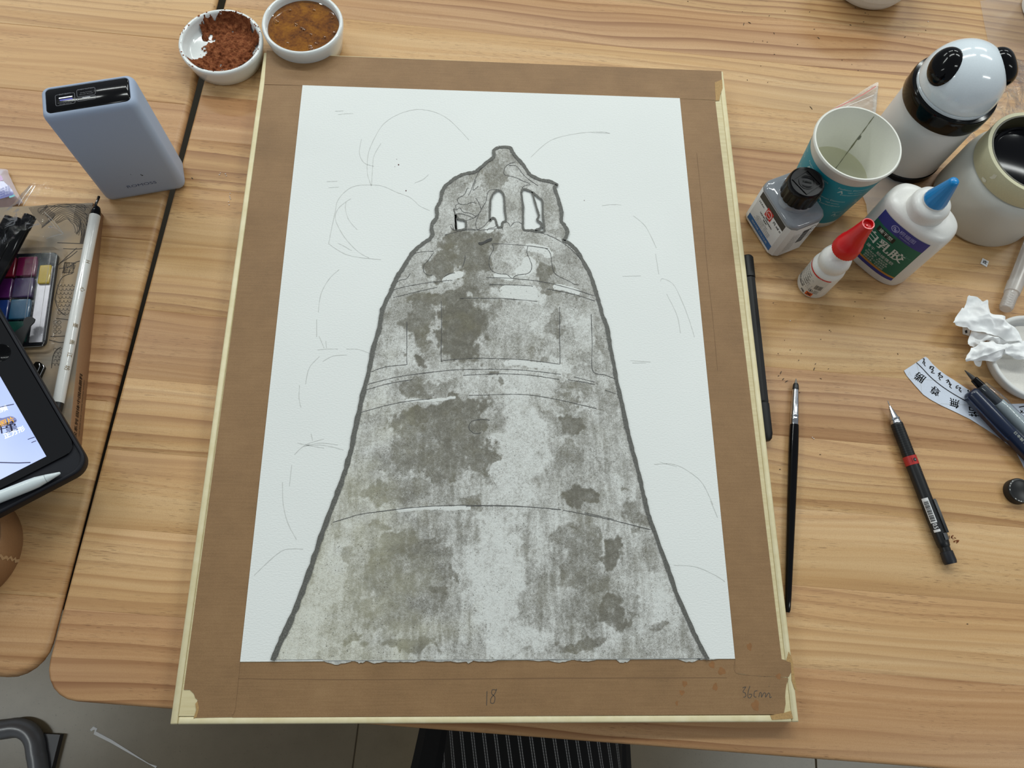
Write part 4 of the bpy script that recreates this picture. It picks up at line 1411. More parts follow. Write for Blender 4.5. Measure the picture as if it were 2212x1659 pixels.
for z, r in ((0.0932, 0.0086), (0.0938, 0.0094), (0.0962, 0.0096), (0.0985, 0.0090), (0.104, 0.0076), (0.112, 0.0058), (0.1190, 0.0042), (0.1210, 0.0036), (0.1220, 0.0024)):
    secs.append([((r - (0.0003 if i % 3 == 0 and 0.096 < z < 0.119 else 0)) * math.cos(2 * PI * i / 48), (r - (0.0003 if i % 3 == 0 and 0.096 < z < 0.119 else 0)) * math.sin(2 * PI * i / 48), z) for i in range(48)])
mb.loft(secs)
mb.build('nozzle_cap', m_nozzle, gl, sharp=50)


def se_fn(lift):
    """front side of the oval, u = arc length from the middle"""
    N = 400
    pts = []
    for k in range(N + 1):
        t = PI + PI * k / N
        c_, s_ = math.cos(t), math.sin(t)
        pts.append((GA * math.copysign(abs(c_) ** (2 / 2.7), c_), GB * math.copysign(abs(s_) ** (2 / 2.7), s_)))
    L = [0.0]
    for k in range(N):
        L.append(L[-1] + math.hypot(pts[k + 1][0] - pts[k][0], pts[k + 1][1] - pts[k][1]))
    mid = L[-1] / 2

    def f(u, v):
        s_ = min(max(u + mid, 0), L[-1] - 1e-9)
        k = int(np.searchsorted(L, s_)) - 1
        k = min(max(k, 0), N - 1)
        tt = (s_ - L[k]) / max(L[k + 1] - L[k], 1e-9)
        x = pts[k][0] + (pts[k + 1][0] - pts[k][0]) * tt
        y = pts[k][1] + (pts[k + 1][1] - pts[k][1]) * tt
        n_ = Vector((x / GA ** 2, y / GB ** 2, 0)).normalized()
        return Vector((x, y, v)) + n_ * lift
    return f


g0, g1, g2 = se_fn(0.00012), se_fn(0.00024), se_fn(0.00036)
UL = 0.0238
VS = lambda z: 0.0095 + (z - 0.0060) * (0.0620 / 0.0490)
mb = MB()
quad_patch(mb, g0, -UL, UL, VS(0.0060), VS(0.0550), 32, 1)
glab = mb.build('label', mat('label_green', (12, 104, 84), 0.45), gl)
glab['label'] = 'green and blue printed label'
for v0_, v1_ in ((0.0452, 0.0552), (0.0058, 0.0088)):
    mb = MB()
    quad_patch(mb, g1, -UL, UL, VS(v0_), VS(v1_), 32, 1)
    mb.build('label_band', mat('label_indigo', (46, 54, 140), 0.45), glab)
mb = MB()
quad_patch(mb, g1, -UL, UL, VS(0.0089), VS(0.0108), 32, 1)
mb.build('label_stripe', mat('label_ochre', (190, 136, 64), 0.4), glab)
mb = MB()
quad_patch(mb, g1, -0.0178, 0.0008, VS(0.0378), VS(0.0426), 16, 1)
mb.build('label_tab', mat('label_black', (22, 30, 26), 0.4), glab)
m_gw = mat('label_print_white', (214, 222, 216), 0.5)
mb = MB()
put_text(mb, '白乳胶', 0.0128, g2, -0.0025, VS(0.0304), bold=0.00035, sx=1.05)
put_text(mb, '速干型', 0.0048, g2, -0.0085, VS(0.0402), bold=0.0001)
put_text(mb, '速干  粘接强劲', 0.0044, g2, -0.0005, VS(0.0222))
for k, s_ in enumerate(('环保水性，使用方便', '初粘力强，干燥速度快', '适用于手工纸艺木材', '布料皮革，干后透明')):
    put_text(mb, s_, 0.0024, g2, 0.0, VS(0.0188) - k * 0.0029)
    if k < 4:
        quad_patch(mb, g2, -0.0178, -0.0170, VS(0.0188) - k * 0.0029 - 0.0004, VS(0.0188) - k * 0.0029 + 0.0004)
mb.build('lettering', m_gw, glab, smooth=False)
m_gl2 = mat('label_print_lilac', (166, 170, 220), 0.5)
mb = MB()
put_text(mb, '桐福图', 0.0052, g2, 0.0058, VS(0.0508))
put_text(mb, 'TONGFUTU', 0.0020, g2, 0.0058, VS(0.0474))
P = [g2(-0.0060 + 0.0034 * math.cos(t), VS(0.0503) + 0.0034 * math.sin(t)) for t in [2 * PI * k / 28 for k in range(29)]]
for k in range(28):
    n_ = (P[k] - Vector((0, 0, P[k].z))).normalized()
mb.ribbon(P, 0.0007, up=Vector((0, -1, 0)))
P = [g2(-0.0082 + 0.0044 * k / 10, VS(0.0503) + 0.0014 * math.sin(2 * PI * k / 10)) for k in range(11)]
mb.ribbon(P, 0.0009, up=Vector((0, -1, 0)))
P = [g2(-0.0078 + 0.0036 * k / 10, VS(0.0490) + 0.0010 * math.sin(2 * PI * k / 10)) for k in range(11)]
mb.ribbon(P, 0.0006, up=Vector((0, -1, 0)))
mb.build('brand_print', m_gl2, glab, smooth=False)
mb = MB()
P = smooth_line([g2(0.0150 + dx * 0.001, VS(0.0345) + dy * 0.001) for dx, dy in ((-3, -1), (-1, 2), (0, 0), (-1, -2), (1, 1), (2, 2), (2, -1), (4, 1), (5, -0.5), (6, 1))], 5)
mb.ribbon(P, 0.0002, up=Vector((0, -1, 0)))
mb.build('label_scribble', mat('scribble_green', (90, 160, 140), 0.5), glab, smooth=False)

# --- small super glue bottle
ux_, uy_ = 0.5845, 0.3924
sg = thing('super_glue_bottle', 'small white super glue bottle with tall red cap, in front of the oval glue bottle', 'bottle', (ux_, uy_, 0))
m_sg = mat('translucent_white_plastic', (226, 225, 220), 0.30)
MB().lathe([(0.0, 0.0), (0.0128, 0.0), (0.0140, 0.0010), (0.0145, 0.0030), (0.0147, 0.0340), (0.0142, 0.0372), (0.0126, 0.0392), (0.0122, 0.0400), (0.0130, 0.0425), (0.0134, 0.0470), (0.0124, 0.0515), (0.0100, 0.0545), (0.0078, 0.0560), (0.0070, 0.0580), (0.0070, 0.0660), (0.0, 0.0660)], 56).build('body', m_sg, sg, sharp=60)
m_red = mat('red_plastic', (206, 14, 20), 0.34, coat=0.1)
mb = MB()
secs = []
for z, r in ((0.0640, 0.0104), (0.0646, 0.0114), (0.0700, 0.0113), (0.0760, 0.0103), (0.0768, 0.0096), (0.0900, 0.0072), (0.1030, 0.0052), (0.1040, 0.0050), (0.1040, 0.0041), (0.1012, 0.0036), (0.1008, 0.0015), (0.1018, 0.0008)):
    k_ = 0.0003 if 0.0646 <= z <= 0.0700 else 0
    secs.append([((r - (k_ if i % 2 else 0)) * math.cos(2 * PI * i / 64), (r - (k_ if i % 2 else 0)) * math.sin(2 * PI * i / 64), z) for i in range(64)])
mb.loft(secs)
mb.build('red_cap', m_red, sg, sharp=40)
a0 = facing(ux_, uy_) 
s0, s1f, s2f = cyl_fn(0.01462, a0, 0.00012), cyl_fn(0.01462, a0, 0.00024), cyl_fn(0.01462, a0, 0.00036)
mb = MB()
quad_patch(mb, s0, -0.0200, 0.0110, 0.0035, 0.0325, 36, 1)
slab = mb.build('label', mat('label_grey_white', (212, 212, 206), 0.4), sg)
mb = MB()
quad_patch(mb, s0, -0.0200, 0.0115, 0.0328, 0.0345, 36, 1)
mb.build('red_label_line', m_red, slab)
mb = MB()
quad_patch(mb, s1f, 0.0000, 0.0062, 0.0040, 0.0092, 6, 1)
mb.build('hazard_sign', mat('hazard_orange', (222, 92, 26), 0.5), slab)
mb = MB()
for sgn in (1, -1):
    P = [s2f(0.0031 + 0.0019 * t, 0.0066 + sgn * 0.0017 * t) for t in (-1, -0.5, 0, 0.5, 1)]
    mb.ribbon(P, 0.0009, up=Vector((math.cos(a0), math.sin(a0), 0)))
put_text(mb, '10g', 0.0030, s2f, -0.0035, 0.0058, bold=0.00012)
for k in range(7):
    put_text(mb, 'adhesive 3s instant', 0.0019, s1f, -0.0125 + 0.0005 * (k % 2), 0.0290 - 0.0032 * k)
put_text(mb, '强力胶水', 0.0036, s1f, -0.0120, 0.0100)
rr = random.Random(4)
u_ = 0.0030
while u_ < 0.0090:
    wd = rr.choice((0.00015, 0.0003))
    quad_patch(mb, s1f, u_, u_ + wd, 0.0170, 0.0235, 1, 1)
    u_ += wd + 0.00025
P = [s1f(0.0022 + 0.0018 * math.cos(t), 0.0125 + 0.0018 * math.sin(t)) for t in [2 * PI * k / 16 for k in range(17)]]
mb.ribbon(P, 0.0004, up=Vector((math.cos(a0), math.sin(a0), 0)))
quad_patch(mb, s1f, 0.0016, 0.0028, 0.0118, 0.0133)
for k in range(4):
    put_text(mb, 'xylene', 0.0016, s1f, 0.0068, 0.0146 - k * 0.0014)
mb.build('lettering', m_print_black, slab, smooth=False)
mb = MB()
for k in range(150):
    u_, v_ = rr.gauss(-0.0052, 0.0026), rr.gauss(0.0195, 0.0045)
    e = rr.uniform(0.0001, 0.0005)
    mb.add([s1f(u_ + e * rr.uniform(.5, 1.3) * math.cos(q), v_ + e * rr.uniform(.4, 1.0) * math.sin(q)) for q in (0, .9, 1.8, 2.7, 3.6, 4.5, 5.4)], [(0, 1, 2, 3, 4, 5, 6)])
o = mb.build('dirt_smudge', mat('smudge_grey', (128, 126, 120), 0.7), slab, smooth=False)
o['kind'] = 'stuff'
put = MB()
put_text(put, 'SUPER GLUE', 0.0011, s2f, 0.004, 0.0336)
put.build('line_lettering', m_label_white, slab, smooth=False)

# --- wide white jar, black lid, masking tape roll around the lid
jx, jy = 0.7548, 0.4968
jar = thing('plastic_jar', 'wide white plastic jar with sunken black lid at the right edge, under a tape roll', 'jar', (jx, jy, 0))
MB().lathe([(0.0, 0.001), (0.044, 0.0), (0.0470, 0.0012), (0.0483, 0.0045), (0.0483, 0.046), (0.0470, 0.0530), (0.0440, 0.0570), (0.0400, 0.0588), (0.0, 0.0588)], 80).build('body', mat('jar_white', (204, 204, 197), 0.42, grain=0.03, gscale=2500, bump=0.03), jar, sharp=60)
MB().lathe([(0.0345, 0.0585), (0.0350, 0.0620), (0.0350, 0.0700), (0.0342, 0.0712), (0.0320, 0.0714), (0.0312, 0.0700), (0.0305, 0.0702), (0.0, 0.0702)], 72).build('lid', mat('lid_black', (8, 8, 12), 0.10, spec=0.15), jar, sharp=40)
tr = thing('masking_tape_roll', 'cream masking tape roll sitting on the wide white jar', 'tape roll', (jx, jy, 0.0589))
m_tape = mat('masking_tape', (203, 199, 166), 0.55, grain=0.04, gscale=900, bump=0.08)
MB().lathe([(0.0398, 0.0002), (0.0432, 0.0), (0.0435, 0.0004), (0.0435, 0.0202), (0.0432, 0.0206), (0.0400, 0.0206), (0.0398, 0.0200)], 90).build('tape', m_tape, tr, sharp=40)
MB().lathe([(0.0397, 0.0001), (0.0397, 0.0206), (0.0384, 0.0206), (0.0383, 0.0202), (0.0383, 0.0001)], 80).build('core', mat('tape_core', (74, 70, 52), 0.35, grain=0.1), tr, sharp=40)
ta = facing(jx, jy)
tf_ = cyl_fn(0.0435, ta, 0.0002)
mb = MB()
mb.add([tf_(u, v) for u, v in ((-0.0115, 0.0150), (-0.0085, 0.0165), (-0.0078, 0.0128), (-0.0095, 0.0098), (-0.0122, 0.0092), (-0.0112, 0.0120))], [(0, 1, 2, 3, 4, 5)])
mb.build('torn_end', mat('tape_tear', (222, 220, 200), 0.6), tr, smooth=False)
mb = MB()
mb.add([tf_(u, v) for u, v in ((-0.0165, 0.0040), (-0.0120, 0.0052), (-0.0108, 0.0030), (-0.0130, 0.0014), (-0.0160, 0.0022))], [(0, 1, 2, 3, 4)])
mb.build('torn_end', mat('tape_tear', (222, 220, 200), 0.6), tr, smooth=False)

# --- writing tools on the right
def at_on(px, py, z):
    return at(px, py, z)


def rod(name, label, cat, p0, p1, group=None):
    """thing lying along p0 -> p1: local x along the axis, z up"""
    d = (p1 - p0)
    x = d.normalized()
    y = Z3.cross(x).normalized()
    z = x.cross(y)
    m = Matrix(((x.x, y.x, z.x, p0.x), (x.y, y.y, z.y, p0.y), (x.z, y.z, z.z, p0.z), (0, 0, 0, 1)))
    return thing(name, label, cat, mtx=m, group=group), d.length


def turned(mb, prof, n=24, cap=True):
    """profile (x, r) turned about local x"""
    return mb.loft([[(x, r * math.cos(2 * PI * i / n), r * math.sin(2 * PI * i / n)) for i in range(n)] for x, r in prof], cap, cap)


m_rubber = mat('matte_black_rubber', (17, 17, 18), 0.55)
m_chrome = mat('chrome', (200, 202, 206), 0.16, 1.0)
# double-ended marker half hidden by the board edge
p0, p1 = at(1613.0, 553, 0.0056), at(1655.5, 952, 0.0056)
mk, L = rod('black_marker', 'black double-ended marker lying against the right edge of the board', 'marker', p0, p1)
MB_ = turned(MB(), [(0, 0.0030), (0.0008, 0.0046), (0.0025, 0.0056), (L * 0.128, 0.0056), (L * 0.13, 0.0050)])
MB_.build('end_cap', m_rubber, mk, sharp=40)
turned(MB(), [(L * 0.131, 0.0050), (L * 0.136, 0.0055), (L * 0.5, 0.0056), (L * 0.805, 0.0055), (L * 0.812, 0.0050)], 8).build('barrel', m_rubber, mk, sharp=20)
turned(MB(), [(L * 0.813, 0.0050), (L * 0.816, 0.0056), (L * 0.965, 0.0056), (L * 0.99, 0.0046), (L, 0.0030)]).build('end_cap', m_rubber, mk, sharp=40)

# slim brush
p0, p1 = at(1719.5, 818, 0.0042), at(1701.5, 1323, 0.0030)
br, L = rod('slim_brush', 'slim black-handled brush with silver ferrule, tip up, right of the board', 'brush', p0, p1)
turned(MB(), [(0, 0.0003), (L * 0.012, 0.0009), (L * 0.028, 0.0018), (L * 0.030, 0.0018)]).build('tip', mat('wet_tip', (120, 116, 108), 0.25), br)
turned(MB(), [(L * 0.024, 0.0019), (L * 0.030, 0.0024), (L * 0.05, 0.0027), (L * 0.054, 0.0026)]).build('tip_collar', m_black, br)
turned(MB(), [(L * 0.052, 0.0026), (L * 0.12, 0.0031), (L * 0.170, 0.0035), (L * 0.173, 0.0037), (L * 0.178, 0.0034), (L * 0.186, 0.0034), (L * 0.190, 0.0037), (L * 0.195, 0.0034), (L * 0.216, 0.0034)]).build('ferrule', m_chrome, br, sharp=60)
turned(MB(), [(L * 0.215, 0.0036), (L * 0.24, 0.0038), (L * 0.32, 0.0040), (L * 0.6, 0.0034), (L * 0.93, 0.0025), (L * 0.99, 0.0021), (L, 0.0014)]).build('handle', m_black_gloss, br)

# mechanical pencil
p0, p1 = at(1917.5, 866, 0.0056), at(2054, 1218, 0.0056)
mp, L = rod('mechanical_pencil', 'black mechanical pencil with red ring and barcode sticker', 'pencil', p0, p1)
turned(MB(), [(0, 0.00035), (L * 0.034, 0.00045), (L * 0.035, 0.0010), (L * 0.105, 0.0033), (L * 0.113, 0.0036), (L * 0.114, 0.0042), (L * 0.124, 0.0042), (L * 0.125, 0.0037), (L * 0.135, 0.0044), (L * 0.148, 0.0046)], 24).build('metal_tip', m_chrome, mp, sharp=30)
prof = [(L * 0.147, 0.0046), (L * 0.15, 0.0049)]
for k in range(14):
    x = L * (0.156 + 0.0144 * k)
    prof += [(x, 0.0050), (x + L * 0.010, 0.0050), (x + L * 0.0105, 0.00488), (x + L * 0.0135, 0.00488)]
turned(MB(), prof, 24).build('grip', m_black, mp, sharp=30)
ring_ = turned(MB(), [(L * 0.357, 0.0050), (L * 0.3575, 0.0054), (L * 0.412, 0.0054), (L * 0.4125, 0.0050)]).build('red_ring', mat('ring_red', (178, 42, 40), 0.4), mp, sharp=40)
turned(MB(), [(L * 0.412, 0.0051), (L * 0.42, 0.0052), (L * 0.80, 0.0052), (L * 0.875, 0.0050), (L * 0.90, 0.0046), (L * 0.905, 0.0040), (L * 0.93, 0.0040)], 24).build('barrel', m_black, mp, sharp=40)
turned(MB(), [(L * 0.928, 0.0040), (L * 0.930, 0.0049), (L * 0.985, 0.0051), (L, 0.0046)], 24).build('push_button', mat('navy_black', (24, 26, 34), 0.45), mp, sharp=40)


def rodfn(r, a0, lift):
    """u along the axis, v around it; a0 = 90 deg is the top"""
    return lambda u, v: Vector((u, (r + lift) * math.cos(a0 - v / r), (r + lift) * math.sin(a0 - v / r)))


fn = rodfn(0.0052, PI / 2, 0.00015)
fn2 = rodfn(0.0052, PI / 2, 0.0003)
# the sticker faces up and to the left of the pencil as the viewer sees it
mb = MB()
quad_patch(mb, fn, L * 0.615, L * 0.815, -0.0062, -0.0012, 1, 8)
stk = mb.build('barcode_sticker', m_label_white, mp)
rr = random.Random(21)
u_ = L * 0.633
mb = MB()
while u_ < L * 0.752:
    wd = rr.choice((0.00025, 0.0004, 0.0007))
    quad_patch(mb, fn2, u_, u_ + wd, -0.0055, -0.0019, 1, 4)
    u_ += wd + rr.choice((0.0003, 0.0005))
quad_patch(mb, fn2, L * 0.762, L * 0.80, -0.0062, -0.0012, 1, 6)
mb.build('barcode', m_print_black, stk, smooth=False)
mb = MB()
put_text(mb, '0.5', 0.0046, rodfn(0.0052, PI / 2, 0.0004), L * 0.781, -0.0037, rot=0.0, bold=0.00012, sx=0.75)
mb.build('size_lettering', m_label_white, stk, smooth=False)
mb = MB()
fn3 = rodfn(0.0054, PI / 2, 0.00015)
mb.add([fn3(L * 0.386 + 0.0016 * math.cos(t), 0.0014 * math.sin(t) + 0.0004) for t in [2 * PI * k / 14 for k in range(14)]], [tuple(range(14))])
quad_patch(mb, fn3, L * 0.372, L * 0.399, -0.0021, -0.0018)
mb.build('grade_window', m_print_black, ring_, smooth=False)
mb = MB()
put_text(mb, 'F', 0.0016, rodfn(0.0054, PI / 2, 0.0003), L * 0.386, 0.0004, rot=0.0)
mb.build('grade_letter', m_label_white, ring_, smooth=False)
mb = MB()
put_text(mb, '0.5', 0.0055, fn, L * 0.455, 0.0032, sx=1.0)
put_text(mb, 'drafting lead holder', 0.0022, fn, L * 0.57, 0.0036)
mb.build('barrel_lettering', mat('faint_print', (58, 58, 62), 0.5), mp, smooth=False)
# clip on the viewer's right side
mb = MB()
mb.loft([[(x, yy + 0.0040, z_) for yy, z_ in ((-0.0012, h), (0.0012, h), (0.0012, h - 0.0008), (-0.0012, h - 0.0008))] for x, h in ((L * 0.63, 0.0044), (L * 0.64, 0.0052), (L * 0.83, 0.0052))])
mb.build('clip', m_black, mp, sharp=30)
mb = MB()
quad_patch(mb, rodfn(0.0052, PI / 2, 0.0006), L * 0.828, L * 0.868, -0.0004, 0.0052, 1, 8)
mb.build('clip_plate', mat('clip_steel', (120, 121, 122), 0.3, 0.8), mp)

# strip of copied characters
def flatpoly(name, label, cat, pts, z, m, th_=0.0002, curl=None):
    cen_ = sum((at(*q) for q in pts), Vector()) / len(pts)
    t = thing(name, label, cat, (cen_.x, cen_.y, 0))
    mb = MB()
    mb.prism([(at(*q).x - cen_.x, at(*q).y - cen_.y) for q in pts], z, z + th_)
    o = mb.build('sheet', m, t, smooth=False)
    return t, lambda x, y: Vector((at(x, y).x - cen_.x, at(x, y).y - cen_.y, z + th_ + 0.00012))


m_slip = mat('printer_paper', (212, 220, 234), 0.7, grain=0.012)
m_brush_ink = mat('brush_ink', (16, 16, 22), 0.55)
slip_pts = [(1952, 801), (1998, 771), (2003, 774), (2013, 786), (2027, 799), (2043, 811), (2060, 821.5), (2089, 841), (2115, 855), (2145, 866), (2180, 873), (2214, 872), (2214, 1018), (2206, 1000), (2192, 973), (2162, 949), (2130, 928), (2095, 906), (2060, 889), (2032, 876), (2010, 864), (1994, 853), (1975, 832), (1958, 812)]
slip, sfn = flatpoly('character_strip', 'curved cut paper strip of copied Chinese characters and script, under the navy pen', 'paper', slip_pts, 0.0004, m_slip)


def sil_z(px0, py0):
    """crop of the strip -> photo pixel"""
    return (1940 + px0 / 4.739, 750 + py0 / 4.739)


mb = MB()
q = smooth_line([Vector((*sil_z(a, b), 0)) for a, b in ((183, 160), (240, 215), (330, 310), (440, 400), (560, 480), (700, 560))], 6)
mb.ribbon([sfn(k.x, k.y) for k in q], 0.0009)
mb.build('ruled_arc', m_brush_ink, slip, smooth=False)
def sg_(L):
    return [((x / 3.822 + 1880 - 1940) * 4.739, (y / 3.822 + 760 - 750) * 4.739) for x, y in L]


SID = [sg_(q) for q in ([(430, 62), (441, 60), (438, 78), (427, 98)], [(438, 80), (447, 92), (440, 102), (452, 122)],
                        [(484, 132), (496, 122), (494, 136), (483, 142)], [(496, 122), (520, 130), (508, 146), (497, 150)], [(508, 146), (516, 158), (500, 172), (528, 180)],
                        [(554, 184), (572, 180), (562, 196), (556, 206)], [(566, 188), (594, 208), (574, 214)], [(564, 176), (580, 174)], [(572, 204), (566, 222), (576, 236)],
                        [(620, 240), (642, 234), (634, 252), (624, 256)], [(640, 238), (652, 258), (644, 272)], [(644, 272), (664, 270), (652, 288), (668, 304)],
                        [(726, 282), (708, 286), (706, 302), (722, 298)], [(726, 296), (742, 300), (730, 316), (748, 338)], [(738, 322), (750, 326)],
                        [(796, 322), (806, 320), (802, 332)])]
for q in SID:
    mb = MB()
    P = smooth_line([Vector((*sil_z(*k), 0)) for k in q], 5)
    mb.ribbon([sfn(k.x, k.y) for k in P], [0.0008 * (0.6 + 0.4 * math.sin(PI * i / max(1, len(P) - 1))) + 0.0002 for i in range(len(P))])
    mb.build('script_stroke', m_brush_ink, slip, smooth=False)
for ch, (a, b), rot_, sz in (('勝', (222, 308), 62, 105), ('尊', (378, 445), 62, 98), ('無', (572, 570), 60, 100), ('若', (765, 655), 60, 108)):
    c0 = sfn(*sil_z(a, b))
    du, dv = {'勝': (-40, -28), '尊': (-44, -22), '無': (-46, -14), '若': (-48, -5)}[ch]
    ux = (sfn(*sil_z(a + du, b + dv)) - c0).normalized()
    uy = Vector((-ux.y, ux.x, 0))
    mb = MB()
    put_text(mb, ch, sz / 4.739 * 0.00043, lambda u, v, c0=c0, ux=ux, uy=uy: c0 + ux * u + uy * v, 0, 0, bold=0.00013)
    mb.build('copied_character', m_brush_ink, slip, smooth=False)
for q in ([(185, 165), (215, 280), (238, 460)], [(125, 325), (330, 338), (440, 345)], [(430, 580), (600, 590), (740, 592)], [(95, 290), (115, 255), (130, 295)]):
    mb = MB()
    P = [sfn(*sil_z(*k)) for k in q]
    mb.ribbon(P, 0.00025)
    mb.build('guide_line', m_faint, slip, smooth=False)
mb = MB()
for q in ([(2200, 880), (2212, 878)], [(2203, 886), (2208, 893), (2213, 891)], [(2202, 893), (2208, 888)]):
    P = [sfn(*k) for k in q]
    mb.ribbon(P, 0.0009)
mb.build('script_stroke', m_brush_ink, slip, smooth=False)

# navy capped pen
RN = 0.0066
p0, p1 = at(2094, 846, RN + 0.0010), at(2262, 1024, RN + 0.0010)
nv, L = rod('navy_pen', 'navy blue capped pen with long clip lying on the character strip', 'pen', p0, p1)
m_navy = mat('navy_plastic', (16, 30, 56), 0.28, coat=0.2)
turned(MB(), [(0, 0.0046), (0.0010, 0.0058), (0.0030, RN), (L * 0.52, RN), (L * 0.525, RN * 0.94)], 28).build('cap', m_navy, nv, sharp=40)
turned(MB(), [(L * 0.522, RN * 0.95), (L * 0.9, RN * 0.93), (L, RN * 0.8)], 28).build('barrel', m_navy, nv, sharp=40)
mb = MB()
cs = []
for x, off in ((0.0012, RN * 0.7), (0.0030, RN + 0.0008), (0.008, RN + 0.0014), (0.040, RN + 0.0013), (0.0475, RN + 0.0010), (0.0495, RN + 0.0002)):
    cs.append([(x, -off, 0.0022), (x, -off, -0.0022), (x, -off + 0.0018, -0.0022), (x, -off + 0.0018, 0.0022)])
mb.loft(cs)
mb.build('clip', m_navy, nv, sharp=30)
mb = MB()
put_text(mb, '日本製 細字', 0.0034, rodfn(RN * 0.94, PI / 2, 0.0002), L * 0.62, 0.0)
mb.build('lettering', mat('pen_print', (176, 180, 170), 0.5), nv, smooth=False)

# clear-barrel brush pen behind it
RC = 0.0068
p0, p1 = at(2084, 800, RC + 0.0008), at(2270, 978, RC + 0.0008)
cp, L = rod('clear_brush_pen', 'uncapped brush pen with dark tip and clear plastic barrel beside the navy pen', 'pen', p0, p1)
turned(MB(), [(0, 0.0003), (L * 0.05, 0.0013), (L * 0.115, 0.0022)], 16).build('bristle_tip', mat('ink_bristle', (58, 56, 54), 0.5), cp)
turned(MB(), [(L * 0.105, 0.0024), (L * 0.11, 0.0031), (L * 0.20, 0.0036)], 20).build('tip_holder', m_black_gloss, cp, sharp=30)
turned(MB(), [(L * 0.17, 0.0034), (L * 0.40, 0.0036)], 20).build('feed', mat('feed_dark', (42, 50, 60), 0.3), cp)
turned(MB(), [(L * 0.19, 0.0050), (L * 0.20, 0.0056), (L * 0.34, RC), (L * 0.44, RC), (L * 0.445, RC * 0.95), (L * 0.98, RC * 0.93)], 28).build('clear_barrel', film_mat('clear_barrel', (0.93, 0.95, 0.97), 0.05, 0.08, haze=0.03), cp, sharp=40)
turned(MB(), [(L * 0.40, 0.0048), (L * 0.52, 0.0050), (L * 0.98, 0.0050)], 24).build('cartridge', mat('milky_cartridge', (176, 186, 188), 0.3), cp)

# dish of white paste, with tissue over it
dx_, dy_ = 0.7735, 0.3345
s3 = dish('paste_dish', 'white dish of dried white paste at the right edge, under the crumpled tissue', dx_, dy_, 0.0402, 0.0372, 0.0135)
s3.children[0].data.materials[0] = mat('matte_ceramic', (222, 222, 219), 0.6, grain=0.03, gscale=1500)
w = NT('white_paste')
w.p.inputs['Roughness'].default_value = 0.8
v = w.coord()
cr_ = w.n('ShaderNodeTexVoronoi', feature='DISTANCE_TO_EDGE')
cr_.inputs['Scale'].default_value = 120
w.l(w.mix(0.12, w.coord(), w.n('ShaderNodeTexNoise').outputs[1]), cr_.inputs['Vector'])
c = w.mix(w.ramp(cr_.outputs['Distance'], [(0.0, (0.5, 0.5, 0.5, 1)), (0.035, (0, 0, 0, 1))]), (224, 221, 214), (150, 142, 130))
w.l(c, w.p.inputs['Base Color'])
w.bump(w.noise(v, 200, 4), 0.4, 0.001)
MB().lathe([(0.0001, 0.0064), (0.012, 0.0066), (0.022, 0.0058), (0.030, 0.0063), (0.0325, 0.0068)], 56).build('dried_paste', w.m, s3)
mb = MB()
rr = random.Random(31)
for k in range(12):
    x, y = rr.uniform(-0.006, 0.022), rr.uniform(0.010, 0.024)
    e = rr.uniform(0.0006, 0.002)
    mb.add([(x + e * math.cos(q) * 1.6, y + e * math.sin(q) * 0.5, 0.0071) for q in (0, 1, 2, 3, 4, 5)], [tuple(range(6))])
o = mb.build('grey_fleck', mat('fleck_grey', (120, 118, 110), 0.8), s3, smooth=False)
o['kind'] = 'stuff'


def t7(a, b):
    """crop around the tissue -> photo pixel"""
    return (2040 + a / 4.878, 520 + b / 4.878)


tis = thing('crumpled_tissue', 'crumpled white tissue on the rim of the paste dish', 'tissue', (0.745, 0.345, 0))
w = NT('tissue')
w.p.inputs['Roughness'].default_value = 0.9
w.p.inputs['Specular IOR Level'].default_value = 0.1
w.p.inputs['Transmission Weight'].default_value = 0.0
v = w.coord()
c = w.ramp(w.noise(v, 120, 3), [(0.3, (243, 245, 245)), (0.7, (250, 251, 251))])
w.l(c, w.p.inputs['Base Color'])
w.bump(w.noise(v, 500, 4, 0.6), 0.25, 0.0006)
m_tis = w.m


def tissue_patch(name, crop, zc_, zr, amp, seed, ridge=1.0):
    def zf(x, y, t):
        X, Y = np.array([x * 1.0 + seed]), np.array([y * 1.0])
        r1_ = 1 - abs(2 * float(fbm(X * 55, Y * 55, seed, 2)[0]) - 1)
        r2_ = 1 - abs(2 * float(fbm(X * 150, Y * 150, seed + 5, 2)[0]) - 1)
        return zc_ + (zr - zc_) * t + amp * (r1_ - 0.7) * ridge + amp * 0.35 * (r2_ - 0.7)
    zm = (zc_ + zr) / 2
    pts = [at(*t7(*q), zm) for q in crop]
    vs_, fs_ = star_sheet([(q.x - 0.745, q.y - 0.345) for q in pts], zf, 22, 5)
    zs = [v_[2] for v_ in vs_]
    lo = min(zs)
    if lo < 0.0012:
        vs_ = [(x, y, max(z, 0.0012)) for x, y, z in vs_]
    o = MB().add(vs_, fs_).build(name, m_tis, tis, sharp=0)
    return o


tissue_patch('upper_fold', [(95, 860), (185, 712), (232, 690), (270, 640), (272, 572), (305, 555), (400, 570), (455, 602), (502, 594), (520, 660), (540, 735), (625, 790), (690, 850), (770, 945), (835, 1040), (760, 1045), (640, 1000), (520, 960), (360, 935), (180, 895)], 0.024, 0.017, 0.011, 3)
tissue_patch('middle_fold', [(285, 940), (360, 935), (500, 955), (640, 985), (800, 1040), (800, 1075), (620, 1095), (500, 1060), (400, 1045), (330, 1110), (245, 1090), (265, 1010)], 0.014, 0.010, 0.009, 17)
tissue_patch('lower_fold', [(218, 1250), (290, 1125), (345, 1105), (410, 1048), (510, 1055), (610, 1090), (720, 1060), (900, 1040), (1000, 1130), (960, 1240), (860, 1255), (760, 1240), (665, 1180), (560, 1258), (440, 1240), (330, 1252), (240, 1268)], 0.021, 0.015, 0.011, 29)
tissue_patch('hanging_tip', [(320, 1252), (405, 1245), (410, 1295), (390, 1315), (350, 1300)], 0.010, 0.007, 0.004, 41)

